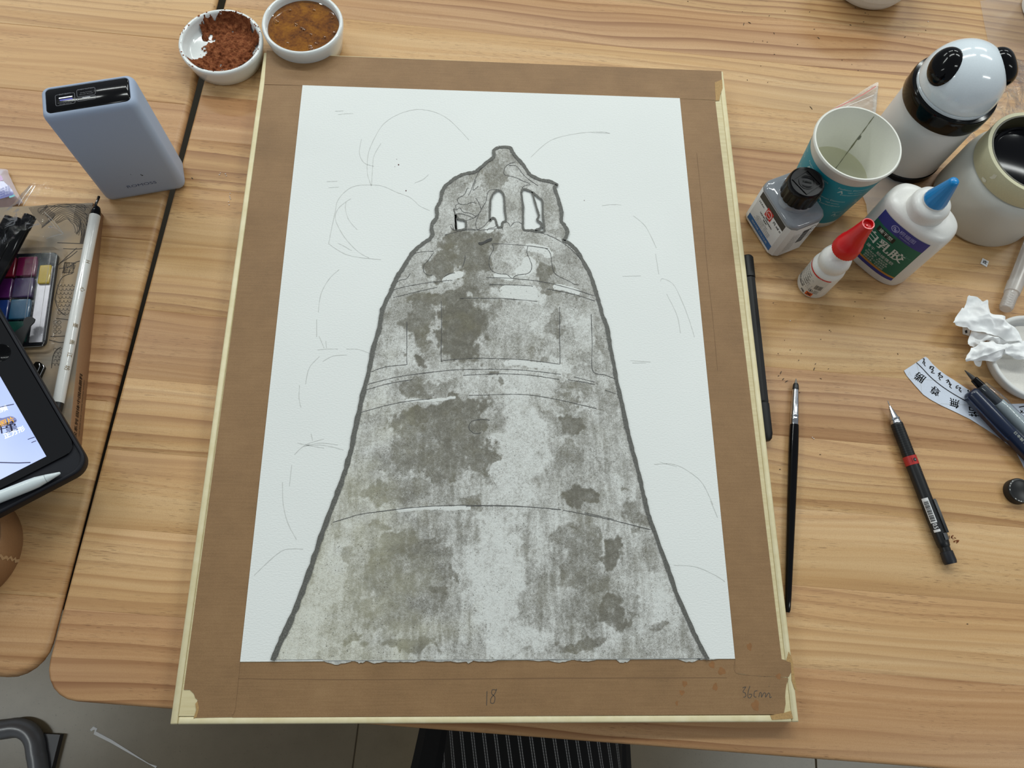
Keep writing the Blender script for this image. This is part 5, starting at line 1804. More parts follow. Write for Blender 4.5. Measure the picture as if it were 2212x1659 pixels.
# translucent tube with screw thread
RT_ = 0.0068
p0, p1 = at(2172, 668, RT_ + 0.0003), at(2256, 452, RT_ + 0.0003)
tb, L = rod('plastic_tube', 'translucent plastic tube with screw thread, beside the wide jar', 'tube', p0, p1)
prof = [(0, 0.0046), (0.0006, 0.0052)]
for k in range(6):
    x = 0.0018 + k * 0.0026
    prof += [(x, 0.0052), (x + 0.0008, 0.0058), (x + 0.0014, 0.0058), (x + 0.0020, 0.0052)]
prof += [(0.0185, 0.0054), (0.0190, 0.0066), (0.0310, 0.0070), (0.0316, 0.0064), (L, 0.0066)]
turned(MB(), prof, 32).build('body', film_mat('frosted_tube', (0.93, 0.91, 0.90), 0.06, 0.25, haze=0.42), tb, sharp=40)

# paper chips with characters
chip, cfn_ = flatpoly('paper_chip', 'tiny square paper chip with one character, above the tissue', 'paper', [(2122, 558), (2135.5, 565), (2131, 577.5), (2117, 569.5)], 0.0003, m_label_white)
mb = MB()
cc_ = cfn_(2126.5, 567.5)
ux = (cfn_(2133, 571) - cc_).normalized()
put_text(mb, '欢', 0.0043, lambda u, v: cc_ + ux * u + Vector((-ux.y, ux.x, 0)) * v, bold=0.0001)
mb.build('character', mat('char_brown', (52, 30, 22), 0.6), chip, smooth=False)
chip2, cfn2 = flatpoly('paper_chip', 'small paper chip half under the left tip of the tissue', 'paper', [(2078.5, 703), (2096, 711), (2093, 726), (2079, 722)], 0.0003, m_label_white)
mb = MB()
mb.add([cfn2(*q) for q in ((2083, 715), (2088, 713), (2089, 719), (2085, 721))], [(0, 1, 2, 3)])
mb.build('character', m_print_black, chip2, smooth=False)

# black cap disc
kx, ky = at(2203, 1060, 0.006).x, at(2203, 1060, 0.006).y
cp_ = thing('bottle_cap', 'small round black cap with chipped white rim at the right edge', 'cap', (kx, ky, 0))
MB().lathe([(0.0, 0.0), (0.0100, 0.0), (0.0106, 0.0006), (0.0106, 0.0062), (0.0100, 0.0072), (0.0086, 0.0076), (0.0080, 0.0071), (0.0, 0.0070)], 48).build('body', mat('worn_black', (20, 20, 21), 0.42, grain=0.2), cp_, sharp=40)
mb = MB()
for k, a in enumerate((2.2, 2.5, 2.75, 3.1, 4.0, 4.3, 4.5, 4.9, 5.1)):
    P = [Vector((0.0094 * math.cos(a + t), 0.0094 * math.sin(a + t), 0.00755)) for t in (0, 0.05, 0.10, 0.14)]
    mb.ribbon(P, [0.0003, 0.0007, 0.0006, 0.0002])
o = mb.build('worn_rim', mat('chip_white', (200, 200, 196), 0.7), cp_, smooth=False)
o['kind'] = 'stuff'

# --- clear zip bag and films on the right
def film(name, label, outline, base, amp, m, seed, extra=None, rings=14, cat='plastic bag'):
    c0 = at(sum(q[0] for q in outline) / len(outline), sum(q[1] for q in outline) / len(outline))
    t = thing(name, label, cat, (c0.x, c0.y, 0))
    pts = [at(*q, base) for q in outline]

    def zf(x, y, tt):
        X, Y = np.array([x + c0.x + seed]), np.array([y + c0.y])
        r_ = 1 - abs(2 * float(fbm(X * 55, Y * 55, seed, 3)[0]) - 1)
        return base + amp * max(0.0, r_ - 0.45) * (0.4 + 0.6 * (1 - tt))
    vs_, fs_ = star_sheet([(q.x - c0.x, q.y - c0.y) for q in pts], zf, rings, 4)
    MB().add(vs_, fs_).build('film', m, t, sharp=0)
    return t, c0


m_film = film_mat('clear_film', (0.95, 0.93, 0.93), 0.02, 0.10, haze=0.05, bump=0.5, bscale=160)
m_film2 = film_mat('grey_film', (0.90, 0.89, 0.89), 0.0, 0.3, haze=0.12, fres=0.12)
zb_, c0 = film('zip_bag', 'clear zip bag with red zip line under and behind the paper cup', [(1789, 241), (1838, 213), (1893, 178.5), (1893, 192), (1886, 212), (1888, 236), (1897, 262), (1925, 330), (1944, 362), (1957, 402), (1900, 445), (1875, 466), (1866, 430), (1830, 360)], 0.0012, 0.006, film_mat('zip_film', (0.86, 0.86, 0.85), 0.02, 0.2, haze=0.28, bump=0.1, bscale=60, fres=0.25), 61)
mb = MB()
P = [at(*q, 0.0055) - Vector((c0.x, c0.y, 0)) for q in ((1793, 240), (1815, 229), (1840, 217), (1866, 203), (1892, 186))]
mb.ribbon(P, 0.0009)
mb.build('zip_line', mat('zip_red', (206, 104, 96), 0.4), zb_, smooth=False)
mb = MB()
P = [at(*q, 0.0055) - Vector((c0.x, c0.y, 0)) for q in ((1800, 243), (1840, 225), (1888, 205))]
mb.ribbon(P, 0.0006)
mb.build('zip_line', mat('zip_white', (226, 222, 216), 0.3), zb_, smooth=False)
film('plastic_sheet', 'greyish clear plastic sheet in the top right corner', [(2117, 2), (2160, -3), (2213, -3), (2260, 60), (2250, 180), (2176, 160), (2150, 120), (2134, 88)], 0.0006, 0.0006, m_film2, 77, cat='plastic sheet')
film('wrinkled_bag', 'wrinkled clear plastic bag between the domed bottle and the wide jar', [(2166, 118), (2216, 142), (2225, 240), (2190, 262), (2150, 290), (2136, 282), (2142, 230), (2150, 190), (2172, 165)], 0.004, 0.012, m_film, 83)
film('film_scrap', 'small clear film scrap right of the domed bottle', [(2083, 292), (2100, 286), (2118, 318), (2104, 327), (2094, 318)], 0.002, 0.006, m_film, 91, rings=8, cat='plastic scrap')

# --- loose crumbs over the table
m_crumb = mat('eraser_crumb', (72, 66, 58), 0.9)
rr = random.Random(77)
mb = MB()
known = [(1607, 52, 80, 10), (1619, 49, -25, 8), (1837, 54, -15, 5), (1672, 72, -60, 5), (1768, 82, -40, 7), (1759, 63, 0, 4), (1955, 80, 35, 6), (1752, 233, -50, 11), (1723, 96, 10, 3), (1662, 34, 60, 4), (1759, 797, 70, 8), (1773, 818, -20, 4), (1692, 819, 50, 6), (1699, 824, 30, 8), (1687, 805, 70, 8), (1682, 812, 40, 4), (1727, 848, 0, 3), (1681, 764, 0, 2), (1707, 756, 0, 2), (1773, 733, 0, 2), (490, 1117, 0, 2), (463, 15, 0, 3), (1486, 3, 0, 3), (1685, 1014, 0, 3), (1772, 982, 0, 3), (2090, 1348, 0, 3), (415, 385, -40, 5), (1847, 652, 0, 2)]
for k in range(36):
    known.append((rr.uniform(1600, 2100), rr.uniform(10, 180) if k < 22 else rr.uniform(640, 800), rr.uniform(-90, 90), rr.uniform(1, 3.5)))
for x, y, a, l in known:
    c0 = at(x, y, 0.0003)
    d = (at(x + math.cos(math.radians(a)), y - math.sin(math.radians(a)), 0.0003) - c0).normalized()
    n_ = Vector((-d.y, d.x, 0))
    hl = l * 0.0004 / 2 + 0.0001
    hw = 0.0003 if l > 4 else 0.00025
    cvs = [c0 - d * hl, c0 - d * hl * 0.3 + n_ * 0.0002, c0 + d * hl * 0.4 + n_ * 0.0001, c0 + d * hl]
    mb.tube(cvs, [0.0001, hw, hw, 0.0001], 6)
o = mb.build('eraser_crumbs', m_crumb, None)
tag(o, 'dark eraser crumbs and pencil shavings scattered over the table', 'crumbs', kind='stuff')
mb = MB()
for x, y, r in ((474, 378, 3), (476, 374, 2), (487, 376, 3), (489, 380, 2), (497, 418, 2), (496, 424, 2), (498, 430, 2.5), (494, 436, 2), (495, 443, 2.5), (497, 427, 2), (2005, 47, 3), (1707, 693, 2.5), (1758, 948, 2.5), (1755, 945, 2)):
    c0 = at(x, y, 0.0004)
    mb.tube([c0 + Vector((-0.0004 * r * 0.5, 0.0003 * r * .5, 0)), c0, c0 + Vector((0.0003 * r * .5, 0.0004 * r * .5, 0))], [0.0002, 0.00035, 0.0002], 6)
o = mb.build('white_crumbs', mat('white_crumb', (236, 236, 236), 0.7), None)
tag(o, 'tiny white crumbs lying on the table left of the board', 'crumbs', kind='stuff')
mb = MB()
for k in range(46):
    gxx, gyy = rr.gauss(0, 1), rr.gauss(0, 1)
    x, y = (2056 + gxx * 4, 1161 + gyy * 2.2) if k < 20 else (2066 + gxx * 3, 1169 + gyy * 1.6)
    c0 = at(x, y, 0.0002)
    e = rr.uniform(0.0002, 0.0006)
    mb.add([c0 + Vector((e * math.cos(q), e * math.sin(q), 0)) for q in (0, 1.2, 2.5, 3.7, 5)] + [c0 + Vector((0, 0, e * 0.5))], [(i, (i + 1) % 5, 5) for i in range(5)])
o = mb.build('spilled_powder', m_powder, None, smooth=False)
tag(o, 'red-brown powder spilled beside the end of the mechanical pencil', 'powder', kind='stuff')

# ------------------------------------------------------------------ left-hand cluster
# kraft paint box, long side seen from the right
BXH = 0.0200
b_fr = Vector((-0.0552, 0.3955, 0))           # far right corner on the table
bdir = Vector((0.0362, -0.2087, 0)).normalized()   # towards the viewer along the right side
brz = math.atan2(-bdir.y, -bdir.x) - PI / 2
bxo = thing('paint_box', 'flat brown paint box with ink drawings on its lid, at the left edge', 'box', b_fr, brz)
BXI = bxo.matrix_world.inverted()
BXW, BXL = 0.20, 0.222


def onbox(px, py, z=BXH):
    q = BXI @ at(px, py, z)
    return Vector((q.x, q.y, z))


m_boxside = mat('box_kraft', (150, 114, 82), 0.6, grain=0.04, gscale=500)
MB().loft([rrect(BXW - 2 * d, BXL - 2 * d, 0.0012, z, 3, -BXW / 2, -BXL / 2) for d, z in ((0.0003, 0.0), (0, 0.0004), (0, BXH - 0.0008), (0.0004, BXH - 0.0003))]).build('body', m_boxside, bxo, sharp=40)
w = NT('lid_print')
w.p.inputs['Roughness'].default_value = 0.5
v = w.coord()
c = w.ramp(w.noise(v, 25, 3), [(0.42, (160, 136, 104)), (0.5, (146, 128, 106)), (0.58, (132, 122, 108))])
w.l(c, w.p.inputs['Base Color'])
m_lid_print = w.m
lidp = MB().box(-BXW + 0.0004, -0.0004, -BXL + 0.0004, -0.0004, BXH - 0.0003, BXH).build('printed_lid', m_lid_print, bxo, smooth=False)
m_draw = mat('lid_line', (62, 54, 48), 0.6)


def z2(L_):
    return [(x / 3.95, 380 + y / 3.95) for x, y in L_]


def lid_strokes(lines, wd=0.0004, m=None, name='lid_drawing', dz=0.00015):
    for q in lines:
        P = smooth_line([onbox(*k) for k in q], 6)
        mb = MB()
        mb.ribbon([k + Z3 * dz for k in P], wd)
        mb.build(name, m or m_draw, lidp, smooth=False)


# flowing hair drawn as nested waves
hair = []
for k in range(16):
    o_ = k * 11
    hair.append(z2([(395 - o_ * 0.9, 245 + o_ * 0.15), (430 - o_ * .8, 300 + o_ * .3), (470 - o_ * .7, 330 + o_ * .5), (440 - o_ * .5, 380 + o_ * .4)]))
for k in range(11):
    o_ = k * 13
    hair.append(z2([(790 - o_, 245), (765 - o_ * .95, 300 + o_ * .05), (745 - o_ * .85, 380 + o_ * .1), (770 - o_ * .6, 450 + o_ * .12), (735 - o_ * .4, 575)]))
for k in range(26):
    r_ = 75 + k * 13
    hair.append([q for q in z2([(560 + r_ * 1.05 * math.cos(t) + 10 * math.sin(3 * t + k), 445 + r_ * 0.95 * math.sin(t) + 7 * math.sin(5 * t)) for t in [-2.6 + 3.1 * i / 12 for i in range(13)]]) if 0 <= q[0] < 195 - (q[1] - 440) * 0.13 and q[1] > 440 - (q[0] - 0) * 0.0])
hair = [q for q in hair if len(q) >= 3]
lid_strokes(hair, 0.00035)
lid_strokes([z2([(490, 570), (620, 575), (720, 578)]), z2([(540, 620), (640, 625), (705, 620)]), z2([(500, 760), (560, 700), (655, 615)]), z2([(505, 790), (580, 780), (640, 740), (690, 725)]), z2([(510, 745), (600, 690), (660, 640)]),
             z2([(470, 1050), (500, 930), (540, 860), (620, 830)]), z2([(470, 1050), (500, 1140), (560, 1190)]), z2([(480, 1215), (560, 1225), (600, 1230)]), z2([(430, 1370), (500, 1370), (560, 1365)]), z2([(420, 1400), (500, 1420), (545, 1420)]),
             z2([(440, 1640), (450, 1560), (470, 1500), (520, 1460)]), z2([(590, 1640), (620, 1560), (640, 1480)])], 0.0006)
scales = []
for r_ in range(8):
    for c_ in range(5):
        x, y = 505 + c_ * 32 + (r_ % 2) * 16 - r_ * 2, 925 + r_ * 34
        if x < 640 - r_ * 6:
            scales.append(z2([(x - 15, y), (x - 8, y + 17), (x + 8, y + 18), (x + 15, y + 2)]))
for r_ in range(5):
    for c_ in range(3):
        x, y = 470 + c_ * 30 + (r_ % 2) * 15 - r_ * 4, 1480 + r_ * 32
        scales.append(z2([(x - 13, y + 10), (x - 8, y - 8), (x + 8, y - 8), (x + 13, y + 10)]))
for k in range(6):
    x, y = 470 + (k % 2) * 36, 1250 + (k // 2) * 40
    scales.append(z2([(x - 16, y), (x, y - 16), (x + 16, y), (x, y + 16), (x - 12, y + 8)]))
lid_strokes(scales, 0.0003)
P = [onbox(*k) + Z3 * 0.0002 for k in z2([(552, 740), (630, 742), (628, 825), (545, 825), (552, 740)])]
mb = MB()
mb.ribbon(P, 0.0005)
mb.build('seal_frame', m_draw, lidp, smooth=False)
c0 = onbox(*z2([(589, 783)])[0])
ux = (onbox(*z2([(625, 786)])[0]) - c0).normalized()
sfn2 = lambda u, v: c0 + ux * u + Vector((-ux.y, ux.x, 0)) * v + Z3 * 0.0002
mb = MB()
put_text(mb, '国画', 0.0064, sfn2, 0, 0.0015, sx=0.8)
put_text(mb, '颜料', 0.0052, sfn2, 0, -0.0038, sx=0.9)
mb.build('seal_lettering', m_draw, lidp, smooth=False)
sf_ = plane_fn((0, 0, 0), (0, 1, 0), (0, 0, 1), 0.0002)
mb = MB()
u0 = (BXI @ at(165, 876, 0.012)).y
put_text(mb, '汉系列·固体中国画颜料', 0.0053, sf_, u0, 0.0118, sx=1.0, bold=0.00012)
put_text(mb, 'HAN SERIES SOLID CHINESE PAINTING PIGMENT', 0.0022, sf_, u0, 0.0062)
mb.build('side_lettering', mat('side_print', (54, 40, 30), 0.6), bxo, smooth=False)

# white-barrelled brush on the box
RW = 0.0044
p0, p1 = at(206, 462, BXH + RW), at(119, 905, BXH + RW)
wb, L = rod('white_brush', 'white-barrelled brush with black ends and gold characters, lying on the paint box', 'brush', p0, p1)
turned(MB(), [(L * 0.01, RW * 0.98), (L * 0.012, RW), (L * 0.9, RW * 0.98), (L * 0.93, RW * 0.96)], 28).build('barrel', mat('white_lacquer', (214, 214, 210), 0.18, coat=0.4), wb, sharp=40)
turned(MB(), [(-0.0075, 0.0014), (-0.006, 0.0030), (-0.002, 0.0040), (L * 0.012, RW * 0.99)], 24).build('end_cap', m_black_gloss, wb, sharp=40)
turned(MB(), [(L * 0.93, RW * 0.90), (L * 1.0, RW * 0.8)], 24).build('ferrule', m_black, wb, sharp=40)
mb = MB()
mb.tube([(-0.005, 0, 0.001), (-0.0085, -0.0004, 0.0016), (-0.0125, 0.0006, 0.0016), (-0.0165, 0.0008, 0.0012)], [0.0014, 0.0011, 0.0010, 0.0011], 10)
mb.build('hanging_loop', m_black_gloss, wb)
for k, (t, s_) in enumerate(((0.26, 'H'), (0.40, '心'), (0.575, '墨'), (0.655, '画'), (0.715, '江'), (0.775, '坊'))):
    mb = MB()
    put_text(mb, s_, 0.0042, rodfn(RW, PI / 2, 0.0002), L * t, 0.0034, rot=0.0)
    mb.build('gold_character', mat('gold_print', (128, 104, 58), 0.4, 0.3), wb, smooth=False)

# watercolour set in a clear tray on the box
e0, e1 = onbox(129, 527, 0.030), onbox(97, 748, 0.030)
e0w, e1w = bxo.matrix_world @ e0, bxo.matrix_world @ e1
tdir = (e0w - e1w).normalized()
trz = math.atan2(tdir.y, tdir.x) - PI / 2
ts = thing('watercolor_set', 'watercolour pans in a clear plastic tray on the paint box', 'paint set', (e1w.x, e1w.y, BXH), trz)
TL_ = (e0w - e1w).length
TWd = 0.062
m_tray = film_mat('tray_clear', (0.97, 0.97, 0.97), 0.01, 0.04, haze=0.0, bump=0.35, bscale=120)
secs = [rrect(TWd + d, TL_ + d, 0.006, z, 6, -TWd / 2, TL_ / 2) for d, z in ((0.004, 0.0004), (0.003, 0.0008), (-0.001, 0.0014), (-0.003, 0.0085), (-0.0055, 0.0102), (-0.010, 0.0106))]
MB().loft(secs, cap0=False).build('clear_lid', m_tray, ts, sharp=0)
m_tin = mat('tin_inside', (196, 194, 200), 0.36, 0.75)
MB().loft([rrect(TWd - 0.008 - d, TL_ - 0.008 - d, 0.004, z, 5, -TWd / 2, TL_ / 2) for d, z in ((0, 0.0004), (0, 0.0034), (0.001, 0.0038))]).build('inner_tray', mat('tray_dark', (30, 32, 38), 0.25), ts, sharp=30)
MB().box(-0.0155, -0.0055, 0.006, TL_ - 0.018, 0.0038, 0.0052).build('mixing_strip', m_tin, ts, smooth=False)
cols = [(26, 70, 62), (40, 88, 120), (60, 40, 84), (110, 24, 66), (34, 96, 84), (30, 56, 120), (84, 30, 90), (150, 40, 60)]
for k, cc in enumerate(cols):
    y = 0.006 + (k % 4) * (TL_ - 0.014) / 4
    x = -0.0175 - 0.0165 * (k // 4 + 1) + 0.0005
    MB().loft([rrect(0.015 - d, (TL_ - 0.014) / 4 - 0.002 - d, 0.001, z, 3, x + 0.0075, y + (TL_ - 0.014) / 8) for d, z in ((0, 0.0038), (0, 0.0064), (0.001, 0.0068))]).build('paint_pan', mat('pan_%d' % k, cc, 0.25, coat=0.5), ts, sharp=30)
MB().loft([rrect(0.009 - d, 0.017 - d, 0.001, z, 3, -0.0105, TL_ - 0.026) for d, z in ((0, 0.0052), (0, 0.0066), (0.001, 0.0070))]).build('paint_pan', mat('pan_yellow', (176, 150, 24), 0.25, coat=0.5), ts, sharp=30)

for xo in (0.0, -0.0052, -0.0175):
    mb = MB()
    zt = 0.0102 if xo > -0.01 else 0.0104
    mb.tube([(xo - 0.001, 0.006, zt - 0.0006), (xo - 0.001, TL_ * 0.5, zt + 0.0002), (xo - 0.001, TL_ - 0.010, zt - 0.0004)], [0.0001, 0.00026, 0.0001], 8)
    mb.build('lid_edge', film_mat('weld_film', (0.95, 0.95, 0.95), 0.25, 0.08, haze=0.12), ts)
mb = MB()
mb.tube(smooth_line([(-0.001, 0.004, 0.0102), (-0.002, 0.0012, 0.0102), (-0.006, 0.0, 0.0102), (-0.05, 0.0, 0.0102)], 5), 0.00025, 8)
mb.build('lid_edge', film_mat('weld_film', (0.95, 0.95, 0.95), 0.25, 0.08, haze=0.12), ts)

# black pens in a clear sleeve
RP = 0.0048
zp = BXH + 0.0106 + RP + 0.0012
pens = []
for k, (a, b) in enumerate((((66, 466), (-24, 634)), ((45, 474), (-34, 618)), ((24, 470), (-40, 586)))):
    p0, p1 = at(*a, zp + 0.001), at(*b, zp + 0.001)
    t, L = rod('black_pen', ('black pen in the clear sleeve, nearest the white brush', 'black pen in the clear sleeve, middle one of three', 'black pen in the clear sleeve, farthest from the white brush')[k], 'pen', p0, p1, 'black pens in the sleeve')
    turned(MB(), [(0, RP * 0.75), (0.0008, RP), (0.012, RP), (0.0124, RP * 0.93), (L * 0.7, RP * 0.93), (L, RP * 0.8)], 20).build('barrel', m_black_gloss, t, sharp=40)
    turned(MB(), [(-0.0004, RP * 0.45), (0.0004, RP * 0.5)], 14).build('end_plug', m_black, t, sharp=30)
m_sleeve = film_mat('sleeve_film', (0.985, 0.985, 0.985), 0.0, 0.06, haze=0.0, bump=0.3, bscale=70)
tsv = thing('clear_sleeve', 'crinkled clear plastic sleeve over the black pens', 'plastic sleeve', (-0.12, 0.34, 0))
ol = [(70, 401), (105, 398), (118, 412), (112, 432), (96, 460), (112, 490), (137, 505), (100, 516), (74, 520), (40, 560), (0, 610), (-40, 640), (-60, 560), (-40, 470), (0, 468), (26, 452), (46, 428)]
zsl = zp + RP + 0.0035
rim = [at(*q, zsl - 0.004) for q in ol]


def zfs(x, y, t):
    X, Y = np.array([x + 3.0]), np.array([y])
    r_ = 1 - abs(2 * float(fbm(X * 60, Y * 60, 7, 3)[0]) - 1)
    return zsl + 0.005 * max(0, r_ - 0.4) - 0.003 * t * t


vs_, fs_ = star_sheet([(q.x + 0.12, q.y - 0.34) for q in rim], zfs, 16, 4)
MB().add(vs_, fs_).build('film', m_sleeve, tsv, sharp=0)
mb = MB()
for q in ([(96, 458), (118, 480), (137, 505)], [(137, 505), (118, 509), (100, 516)], [(104, 472), (122, 494), (136, 504)], [(70, 401), (52, 424), (40, 444)], [(76, 402), (62, 424), (50, 444)]):
    P = [at(*k, zsl + 0.002) - Vector((-0.12, 0.34, 0)) for k in q]
    m2_ = MB()
    m2_.tube(P, 0.00025, 6)
    m2_.build('welded_edge', film_mat('weld_film', (0.95, 0.95, 0.95), 0.25, 0.08, haze=0.12), tsv)

# packet at the far left edge
pk = thing('tissue_packet', 'small white and blue plastic packet cut by the left edge', 'packet', at(5, 415), 0)
pkc = at(5, 415)
vs_, fs_ = star_sheet([(at(*q, 0.012).x - pkc.x, at(*q, 0.012).y - pkc.y) for q in ((-45, 352), (0, 352), (8, 366), (22, 396), (35, 420), (34, 426), (18, 430), (0, 437), (-45, 446))], lambda x, y, t: 0.016 - 0.013 * t ** 3 + 0.0008 * math.sin(x * 500) * math.sin(y * 420), 12, 4)
MB().add(vs_, fs_).build('wrapper', mat('packet_white', (214, 206, 216), 0.25, coat=0.3), pk, sharp=0)
def pkp(q, lift=0.0168):
    a = at(*q, 0.0165)
    return Vector((a.x - pkc.x, a.y - pkc.y, lift))
def pk_patch(name, outl, m, lift):
    P = [pkp(q) for q in outl]
    vs_, fs_ = star_sheet([(q.x, q.y) for q in P], lambda x, y, t: lift, 3, 3)
    return MB().add(vs_, fs_).build(name, m, pk, sharp=0)
pk_patch('blue_patch', [(-40, 400), (3, 392), (12, 396), (26, 410), (30, 420), (22, 424), (2, 430), (-40, 436)], mat('packet_blue', (34, 46, 150), 0.3, coat=0.3), 0.0170)
pk_patch('lilac_patch', [(-40, 380), (-2, 378), (6, 386), (3, 391), (-40, 399)], mat('packet_lilac', (198, 160, 206), 0.3), 0.0169)
pk_patch('teal_patch', [(20, 425), (30, 421), (33, 424), (22, 428)], mat('packet_teal', (80, 176, 186), 0.3), 0.0170)
mb = MB()
for k in range(4):
    c0 = pkp((12, 406 + k * 5), 0.0173)
    ux = (pkp((30, 400 + k * 5), 0.0173) - c0).normalized()
    put_text(mb, 'soft 柔韧', 0.0022, lambda u, v, c0=c0, ux=ux: c0 + ux * u + Vector((-ux.y, ux.x, 0)) * v)
mb.build('lettering', mat('packet_print', (196, 200, 236), 0.5), pk, smooth=False)

# kraft tape roll under the tablet
rl = thing('kraft_tape_roll', 'brown kraft tape roll lying flat under the near end of the tablet', 'tape roll', (-0.0836, 0.0985, 0))
m_roll = mat('roll_kraft', (150, 112, 76), 0.6, grain=0.05, gscale=700)
RRo, RRh = 0.0425, 0.0292
MB().lathe([(0.030, 0.0002), (RRo - 0.0004, 0.0), (RRo, 0.0005), (RRo, RRh - 0.0005), (RRo - 0.0004, RRh), (0.030, RRh), (0.030, 0.0002)], 72).build('tape', m_roll, rl, sharp=40)
ra_ = math.atan2(at(22, 1203, 0.012).y - 0.0985, at(22, 1203, 0.012).x + 0.0836)
rfn = cyl_fn(RRo, ra_, 0.0002)
mb = MB()
rr = random.Random(9)
zs_ = [RRh * k / 14 for k in range(15)]
ja = [rr.uniform(-0.0012, 0.0012) for _ in zs_]
mb.loft([[rfn(ja[k], z), rfn(ja[k] - 0.0022 + rr.uniform(-.0006, .0006), z)] for k, z in enumerate(zs_)], False, False, closed=False)
mb.build('torn_end', mat('roll_torn', (190, 156, 116), 0.7), rl, smooth=False)

# tablet in a dark case, tipped across the roll and the paint set
A_ = at(26.5, 721.7, 0.050)
C_ = at(190, 1000, 0.040)
B_ = at(0, 1098, 0.050)
tu = (A_ - C_).normalized()                    # up the right-hand edge
tw = (B_ - C_)
tw = (tw - tu * tw.dot(tu)).normalized()       # along the near edge, to the left
tn = tw.cross(tu)
if tn.z < 0:
    tn = -tn
# local x = away from the corner to the left (tw), local y = up the edge (tu), local z = normal
ex, ey, ez = -tw, tu, tn
tm = Matrix(((ex.x, ey.x, ez.x, C_.x), (ex.y, ey.y, ez.y, C_.y), (ex.z, ey.z, ez.z, C_.z), (0, 0, 0, 1)))
tab = thing('tablet', 'tablet in a dark navy case with a lit camera screen, at the left edge', 'tablet', mtx=tm)
TI = tm.inverted()


def ontab(px, py, lift=0.0):
    d = ray(px, py)
    o_, nn = TI @ CAMP, (TI.to_3x3() @ d)
    t = (lift - o_.z) / nn.z
    return o_ + nn * t


TW_, TH_ = 0.185, 0.258
cor = ontab(186.5, 1003)
m_case = mat('case_navy', (17, 19, 27), 0.55, spec=0.3, grain=0.03, bump=0.05)
x1, y0_ = ontab(190.5, 996).x + 0.0004, ontab(120, 1046).y
TT = 0.0125
def tsec(ins, z, r=0.013):
    return rrect(TW_ - 2 * ins, TH_ - 2 * ins, r - ins * 0.4, z, 8, x1 - TW_ / 2, y0_ + TH_ / 2)
MB().loft([tsec(0.003, -TT), tsec(0.0008, -TT + 0.0008), tsec(0, -TT + 0.003), tsec(0, -0.0014), tsec(0.0005, -0.0004), tsec(0.0014, 0.0), tsec(0.0024, -0.0003), tsec(0.0030, -0.0022)]).build('case', m_case, tab, sharp=50)
# glass front, set in above the pencil groove
g1_, g2_, g3_ = ontab(116, 872, -0.0012), ontab(166, 965, -0.0012), ontab(60, 1024, -0.0012)
gx1 = x1 - 0.003
gy0 = ontab(60, 1026, -0.0012).y
glass = MB().loft([rrect(TW_ - 0.0056 - d, TH_ - 0.0028 - (gy0 - y0_) - d, 0.009, z, 8, x1 - TW_ / 2, (gy0 + y0_ + TH_ - 0.0028) / 2) for d, z in ((0, -0.0026), (0, -0.0010), (0.0006, -0.0006))]).build('glass_front', mat('tablet_glass', (5, 5, 7), 0.05, coat=0.6), tab, sharp=40)
# lit screen
sx1, sy0 = ontab(100, 985.7, -0.0005).x, ontab(100, 985.7, -0.0005).y
w = NT('lit_screen')
v = w.coord()
c = w.ramp(w.noise(v, 9, 2), [(0.35, (166, 182, 232)), (0.65, (196, 206, 242))])
w.l(c, w.p.inputs['Base Color'])
w.l(c, w.p.inputs['Emission Color'])
w.p.inputs['Emission Strength'].default_value = 0.42
w.p.inputs['Roughness'].default_value = 0.12
m_scr = w.m
SW, SH = 0.150, 0.205
scr = MB().box(sx1 - SW, sx1, sy0, sy0 + SH, -0.0007, -0.0004).build('screen', m_scr, glass, smooth=False)
def tsp(px, py):
    return ontab(px, py, -0.00025)
def scr_text(s_, a, b, size, m, bold=0.0):
    c0 = tsp(*a)
    ux = (tsp(*b) - c0).normalized()
    mb = MB()
    put_text(mb, s_, size, lambda u, v: c0 + ux * u + Vector((-ux.y, ux.x, 0)) * v, bold=bold)
    return mb.build('screen_print', m, glass, smooth=False)
m_scw = mat('screen_white', (246, 248, 255), 0.5, emit=0.5)
m_scy = mat('screen_yellow', (240, 190, 50), 0.5, emit=0.4)
m_scd = mat('screen_dark', (56, 56, 88), 0.5, emit=0.1)
P = [tsp(*q) for q in ((-10, 900), (4, 903), (22, 899), (33, 903), (36, 909), (30, 915), (16, 920), (2, 923), (-10, 925))]
vs_, fs_ = star_sheet([(q.x, q.y) for q in P], lambda x, y, t: -0.00030, 3, 4)
MB().add(vs_, fs_).build('mode_pill', mat('pill_grey', (126, 130, 176), 0.5, emit=0.25), glass, sharp=0)
scr_text('照片', (15.5, 911.5), (25, 908), 0.0052, m_scy, 0.0001)
scr_text('正方形', (31, 934.5), (44, 929), 0.0048, m_scw, 0.0001)
scr_text('视频', (0, 886.5), (11, 882.5), 0.0050, m_scw, 0.0001)
scr_text('堇', (24, 923), (37, 919), 0.0088, m_scd, 0.0003)
scr_text('十', (3, 929), (12, 927), 0.0070, m_scd, 0.0002)
for q, wd in (([(-20, 998), (0, 999), (40, 1000), (66, 999)], 0.0007), ([(60, 949), (75, 944)], 0.0005), ([(68, 956), (78, 952)], 0.0005), ([(-5, 881), (15, 876), (30, 873)], 0.0006)):
    mb = MB()
    mb.ribbon([tsp(*k) + Vector((0, 0, 0.00003)) for k in q], wd)
    mb.build('pictured_line', m_scd, glass, smooth=False)
mb = MB()
P = [tsp(0 + 24 * math.cos(t), 757 + 20 * math.sin(t)) - Vector((0, 0, 0.0003)) for t in [2 * PI * k / 40 for k in range(41)]]
cbt = ontab(0, 762, -0.0005)
MB().lathe([(0.0, -0.0001), (0.0068, -0.0001), (0.0072, 0.0001), (0.0074, -0.0001)], 40, (cbt.x, cbt.y, -0.0005)).build('home_button', m_black_gloss, glass)

